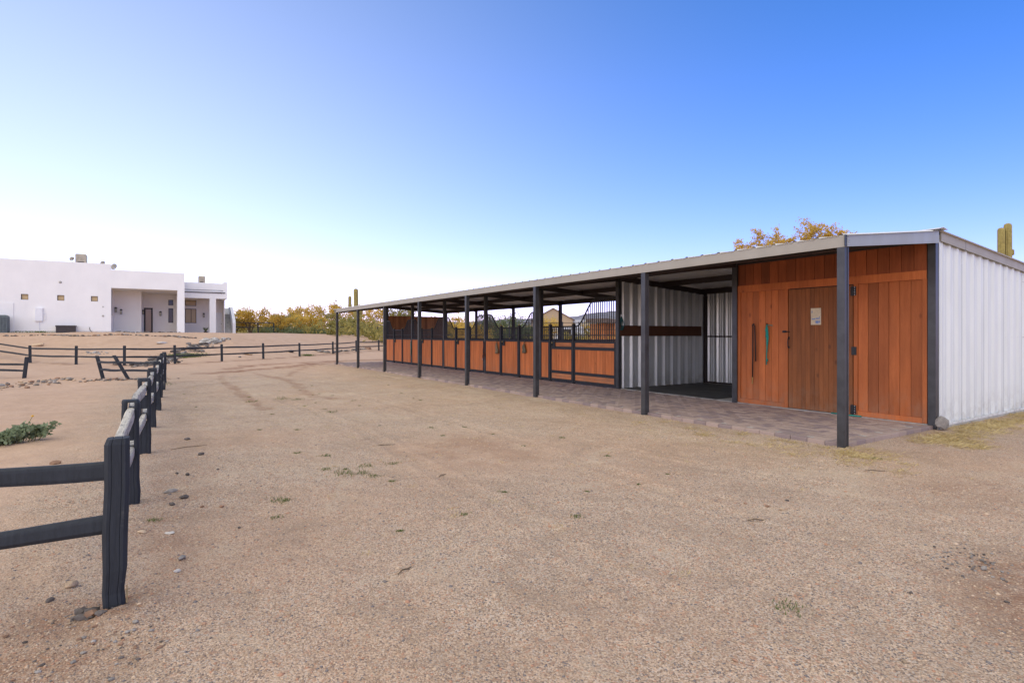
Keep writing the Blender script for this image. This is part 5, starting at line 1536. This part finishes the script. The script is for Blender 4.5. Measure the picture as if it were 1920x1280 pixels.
def scrub():
    rng = np.random.default_rng(3); C, Rr = [], []
    n = 0
    for i in range(4200):
        a = R(rng.uniform(-22, 92)); d = rng.uniform(58, 230) ** 1.0
        x, y = math.sin(a) * d - 7, math.cos(a) * d - 4
        if y < 64 and x < 6: continue
        if x < 26 and y < 40: continue
        if x < -1 and y < 75: continue
        hh = rng.uniform(.6, 2.3) * (1.0 if d < 110 else 1.7); z = float(gz(x, y))
        for q in range(5):
            C.append((x + rng.normal() * hh * .5, y + rng.normal() * hh * .5, z + hh * rng.uniform(.1, .95))); Rr.append(hh * .55)
    V, F = leaf_cloud(C, Rr, 12, .2, 4)
    o = link_mesh('desert_scrub', sheet_mesh('desert_scrub', V, F, 'leaf_olive'))
    tag(o, 'mass of olive desert scrub stretching to the horizon', 'scrub', None, 'stuff')
    C, Rr = [], []
    for i in range(420):
        x, y = rng.uniform(2, 24), rng.uniform(58, 74)
        if y < 56 + .55 * x: continue
        hh = rng.uniform(.3, .8); z = float(gz(x, y))
        for q in range(4): C.append((x + rng.normal() * hh * .6, y + rng.normal() * hh * .6, z + hh * rng.uniform(.1, .9))); Rr.append(hh * .5)
    V, F = leaf_cloud(C, Rr, 14, .09, 6)
    o = link_mesh('low_scrub', sheet_mesh('low_scrub', V, F, 'leaf_green'))
    tag(o, 'low grey-green brush on the flat behind the house rise', 'scrub', None, 'stuff')
    C, Rr = [], []
    for i in range(260):
        x, y = rng.uniform(9, 40), rng.uniform(20, 52)
        if x < 12 or (x < 17 and y > 44): continue
        hh = rng.uniform(.4, 1.3); z = float(gz(x, y))
        for q in range(5): C.append((x + rng.normal() * hh * .5, y + rng.normal() * hh * .5, z + hh * rng.uniform(.1, .9))); Rr.append(hh * .5)
    V, F = leaf_cloud(C, Rr, 14, .08, 8)
    o = link_mesh('brush', sheet_mesh('brush', V, F, 'leaf_sun_tint'))
    tag(o, 'golden brush on open ground behind the stalls', 'scrub', None, 'stuff')
scrub()

def brittlebush():
    x, y = -9.22, 6.05
    t = thing('brittlebush', 'grey-green brittlebush with a yellow flower left of the near fence', 'shrub', (x, y, GF(x, y)))
    rng = random.Random(9); m = MB(); C, rr = [], []
    ax = Vector((.80, .60, 0)).normalized()
    for i in range(46):
        u = i / 45; s = (u - .5) * .85
        px, py = x + ax.x * s + rng.gauss(0, .05), y + ax.y * s * .7 + rng.gauss(0, .06); z = GF(px, py)
        hh = .07 + .15 * max(0, (u - .45) / .55) ** 1.2 * (1 if u < .95 else .7) + rng.uniform(0, .05)
        e = Vector((px + rng.gauss(.02, .04), py + rng.gauss(0, .04), z + hh))
        m.tube([(px - .04, py, z - .01), ((px + e.x) / 2, (py + e.y) / 2, z + hh * .6), e], [.006, .005, .003], 4)
        for k in range(3): C.append(tuple(Vector((px, py, z)).lerp(e, .45 + .25 * k))); rr.append(.055)
    m.build('stems', 'bark_green', t)
    V, F = leaf_cloud(C, rr, 16, .034, 10, .4, .6); V[:, 2] = np.maximum(V[:, 2], GF(x, y) + .004)
    link_mesh('leaves', sheet_mesh('leaves', V, F, 'leaf_sage'), t)
    for (fx, fy, fz) in ((x + .33, y + .16, .34), (x - .5, y - .22, .13), (x - .28, y - .20, .11)):
        z = GF(fx, fy) + fz
        MB().tube([(fx - .10, fy - .02, z - .22 if fz > .3 else z - .1), (fx, fy, z)], [.004, .003], 4).build('stalk', 'bark_green', t)
        fm = MB()
        for i in range(9):
            a = i * .698; fm.add([(fx, fy, z), (fx + .018 * math.cos(a - .3), fy + .018 * math.sin(a - .3), z + .012), (fx + .034 * math.cos(a), fy + .034 * math.sin(a), z + .004), (fx + .018 * math.cos(a + .3), fy + .018 * math.sin(a + .3), z + .012)], [(0, 1, 2, 3)])
        fm.tube([(fx, fy, z - .005), (fx, fy, z + .016)], [.012, .008], 8)
        fm.build('flower', 'petal', t)
brittlebush()

def blades(spots, n, h, w, spread, mat, seed, flat=0.0):
    rng = np.random.default_rng(seed)
    S = np.repeat(np.asarray(spots, float), n, 0); N = len(S)
    sc = S[:, 2] if S.shape[1] > 2 else np.ones(N)
    ox, oy = rng.normal(0, 1, N) * spread * sc, rng.normal(0, 1, N) * spread * sc
    x, y = S[:, 0] + ox, S[:, 1] + oy; z = GFv(x, y)
    a = rng.uniform(0, 6.28, N); L = h * sc * rng.uniform(.4, 1.2, N); lean = rng.uniform(.3, 1.2, N) + flat
    dx, dy = np.cos(a) * np.sin(np.minimum(lean, 1.5)) * L, np.sin(a) * np.sin(np.minimum(lean, 1.5)) * L; dz = np.cos(np.minimum(lean, 1.5)) * L + .003
    px, py = -np.sin(a) * w, np.cos(a) * w
    V = np.stack([np.stack([x - px, y - py, z], -1), np.stack([x + px, y + py, z], -1), np.stack([x + dx * .6 + px * .8, y + dy * .6 + py * .8, z + dz * .7], -1), np.stack([x + dx, y + dy, z + dz * .95], -1)], 1).reshape(-1, 3)
    return V, np.arange(4 * N).reshape(-1, 4)
def weeds():
    big = [(-5.78, 2.12, 1.5), (-5.62, 2.08, 1.0), (-5.56, 1.86, .8), (-6.53, 1.48, 1.1), (-5.73, 3.1, .9), (-5.05, 9.82, 2.2), (-4.82, 9.42, 1.6), (-4.72, 6.89, 1.4), (-4.65, -2.04, .8), (-.33, -.5, .9), (-5.75, 9.53, 1.2), (-5.17, 2.31, .9), (-4.68, -.34, .5), (-7.45, 1.45, .6), (-7.35, 15.3, 3.0), (-5.48, 2.35, 1.0), (-5.9, 2.4, .7), (-6.5, 1.4, .6)]
    rg = np.random.default_rng(21)
    big += [(x, y, sc) for x, y, sc in zip(rg.normal(-4.6, 1.3, 40), rg.uniform(0, 13, 40), rg.uniform(.2, .55, 40)) if x < -.4]
    V, F = blades(big, 60, .030, .0026, .05, 'grass_green', 1)
    tag(link_mesh('weeds', sheet_mesh('weeds', V, F, 'grass_green')), 'small green weed tufts dotted over the gravel yard', 'weeds', None, 'stuff')
    rng = np.random.default_rng(2)
    small = [(x, y, s) for x, y, s in zip(rng.uniform(-7, -.3, 420), rng.uniform(-1.5, 17, 420), rng.uniform(.3, .8, 420)) if rng.random() < .35 + .5 * math.exp(-((x + 3.8) / 2) ** 2 - ((y - 8) / 5) ** 2) or x > -1.4]
    V, F = blades(small, 16, .04, .0022, .05, 'straw', 3, .4)
    tag(link_mesh('dry_grass', sheet_mesh('dry_grass', V, F, 'straw')), 'dry yellowish grass wisps over gravel yard', 'grass', None, 'stuff')
    gp = [(-6.0 + rng.normal() * .5, 34.8 + rng.normal() * .35, 3.5) for _ in range(30)] + [(1.2 + rng.normal() * .3, 36.2 + rng.normal() * .3, 2.5) for _ in range(10)] + [(-15.0 + rng.normal() * .5, HY - .6, 3) for _ in range(10)]
    V, F = blades(gp, 40, .06, .006, .06, 'grass_green', 5)
    tag(link_mesh('slope_grass', sheet_mesh('slope_grass', V, F, 'grass_green')), 'fresh green grass patches on the house slope', 'grass', None, 'stuff')
    st = []
    for cx, cy, n, sx, sy in ((1.9, -.45, 46, .35, .14), (3.1, -.38, 70, .7, .14), (4.6, -.32, 70, .8, .12), (6.0, -.3, 40, .6, .12), (1.45, -.85, 16, .2, .1), (-.3, -.2, 22, .25, .25), (-.55, .9, 22, .25, .8)):
        st += [(cx + rng.normal() * sx, min(cy + rng.normal() * sy, -.07) if cx > .5 else cy + rng.normal() * sy, rng.uniform(.6, 1.2)) for _ in range(n)]
    st = [s for s in st if not (s[0] > -.15 and s[1] > -.05)]
    V, F = blades(st, 60, .085, .003, .08, 'straw', 6, .8)
    tag(link_mesh('straw', sheet_mesh('straw', V, F, 'straw')), 'flattened dry straw along the foot of the white end wall', 'straw', None, 'stuff')
weeds()
for i, (x, y, l, a) in enumerate(((-7.1, 4.53, .42, .2), (-4.92, 3.39, .3, -.1), (-3.49, -1.09, .16, -.5), (-6.17, -.54, .13, .5), (-1.0, -.8, .2, -.7), (-4.96, 1.5, .14, .6))):
    z = GF(x, y); c, s = math.cos(a), math.sin(a)
    m = MB().tube([(x - c * l / 2, y - s * l / 2, z + .006), (x - c * l * .1, y - s * l * .1 + .01, z + .014), (x + c * l * .2, y + s * l * .2 - .006, z + .010), (x + c * l / 2, y + s * l / 2, z + .008)], [.003, .005, .0045, .002], 5)
    tag(m.build('twig', 'bark', None, True), 'thin dry twig lying loose on the gravel yard', 'twig', 'loose twigs on the gravel')

# ------------------------------------------------------------------ far things behind the stable
def neighbour():
    cx, cy = 58.4, 84.8; z = G(cx, cy) - .3
    t = thing('neighbour_house', 'tan gabled house in sunlight seen through the stalls', 'house', (cx, cy, z))
    ux, uy = .844, -.536     # along the gable wall
    nx, ny = .536, .844      # away from the camera
    def P(s, d, h): return (cx + ux * s + nx * d, cy + uy * s + ny * d, h)
    W = 3.9; e, pk = 4.7, 6.85
    m = MB(); poly = [(-W, z), (W, z), (W, e), (0, pk - .12), (-W, e)]
    m.add([P(s, 0, h) for s, h in poly] + [P(s, 9, h) for s, h in poly], [(0, 1, 2, 3, 4), (9, 8, 7, 6, 5)] + [(i, i + 5, (i + 1) % 5 + 5, (i + 1) % 5) for i in range(5)])
    m.build('wall', 'tanwall', t)
    m = MB()
    for sg in (-1, 1):
        a = [P(0, -.3, pk), P(sg * (W + .4), -.3, e - .25), P(sg * (W + .4), 9.3, e - .25), P(0, 9.3, pk)]
        m.add(a + [(p[0], p[1], p[2] - .14) for p in a], [(0, 1, 2, 3), (7, 6, 5, 4), (0, 4, 5, 1), (1, 5, 6, 2), (2, 6, 7, 3), (3, 7, 4, 0)])
    m.build('roof', 'roofbrown', t)
    m = MB(); a = [P(W, 1, z), P(W + 9, 1, z), P(W + 9, 8, z), P(W, 8, z)]
    m.add(a + [(p[0], p[1], 4.5) for p in a], [(0, 1, 2, 3), (4, 5, 6, 7), (0, 1, 5, 4), (1, 2, 6, 5), (2, 3, 7, 6), (3, 0, 4, 7)]); m.build('side_wing', 'palegrey', t)
    m = MB()
    for s0, s1, h0, h1 in ((-1.6, .8, 3.0, 3.9),):
        m.add([P(s0, -.05, h0), P(s1, -.05, h0), P(s1, -.05, h1), P(s0, -.05, h1), P(s0, .05, h0), P(s1, .05, h0), P(s1, .05, h1), P(s0, .05, h1)], [(0, 1, 2, 3), (4, 5, 6, 7), (0, 1, 5, 4), (1, 2, 6, 5), (2, 3, 7, 6), (3, 0, 4, 7)])
    m.build('window', 'pane_dark', t)
neighbour()
def pipe_corral():
    pts = [(13.5, 29.6), (15.4, 28.9), (17.1, 28.1), (18.1, 27.5), (20.5, 26.2), (23, 25.2)]
    t = thing('pipe_corral', 'black pipe corral panels standing behind the first stall', 'fence', (17, 28, 0))
    for i, (x, y) in enumerate(pts):
        z = GF(x, y); MB().tube([(x, y, z - .1), (x, y, z + 2.4)], .035, 8).build('post', 'blacksteel', t)
    for (a, b) in zip(pts[:-1], pts[1:]):
        for h in (.5, .95, 1.4, 1.85, 2.33):
            MB().tube([(a[0], a[1], GF(*a) + h), (b[0], b[1], GF(*b) + h)], .022, 6).build('rail', 'blacksteel', t)
pipe_corral()
def shed():
    x, y = 23.5, 30.0; z = GF(x, y); t = thing('wooden_shed', 'small orange board shed seen through the first stall grille', 'shed', (x, y, z))
    for i in range(12):
        a = (i - 6) * .145
        MB().box(x + .844 * a - .06, x + .844 * a + .06, y - .536 * a - .02, y - .536 * a + .02, z, z + 2.5).build('plank', 'shedwood', t)
    MB().box(x - .9, x + .9, y + .6, y + 1.6, z, z + 2.4).build('body', 'shedwood', t)
    MB().prism([(x - 1.1, z + 2.45), (x + 1.1, z + 2.45), (x + 1.1, z + 2.62), (x - 1.1, z + 2.80)], 'y', y - .6, y + 1.8).build('roof', 'roofbrown', t)
shed()
def trailer():
    x, y = 29.6, 43.5; z = GF(x, y); t = thing('trailer', 'pale grey trailer parked beyond the black corral', 'trailer', (x, y, z))
    b = MB().box(-1.6, 1.6, -1.0, 1.0, .55, 2.35)
    ca, sa = math.cos(CR), math.sin(CR)
    def rot(m): m.v = [(x + p[0] * ca - p[1] * sa, y + p[0] * sa + p[1] * ca, z + p[2]) for p in m.v]; return m
    rot(b).build('body', 'palegrey', t, False, .08)
    for xx in (-.45, .45):
        rot(MB().tube([(xx, -1.06, .35), (xx, -.85, .35)], .35, 16)).build('wheel', 'black', t)
    rot(MB().box(-.9, .3, -1.012, -1.002, 1.55, 2.0)).build('window', 'pane_dark', t)
trailer()
def board_panel():
    x, y = 17.9, 69.1; z = GF(x, y); t = thing('board_fence', 'board fence with sunlight painted in as yellow, past the stable end', 'fence', (x, y, z))
    for i in range(4):
        MB().bar((x - .9 * .844, y + .9 * .536, z + .5 + i * .42), (x + .9 * .844, y - .9 * .536, z + .5 + i * .42), .05, .34).build('board', 'board_sun_tint', t)
    for s in (-.85, .85): MB().bar((x + s * .844, y - s * .536 + .08, z - .1), (x + s * .844, y - s * .536 + .08, z + 2.1), .1, .1).build('post', 'board_sun_tint', t)
board_panel()
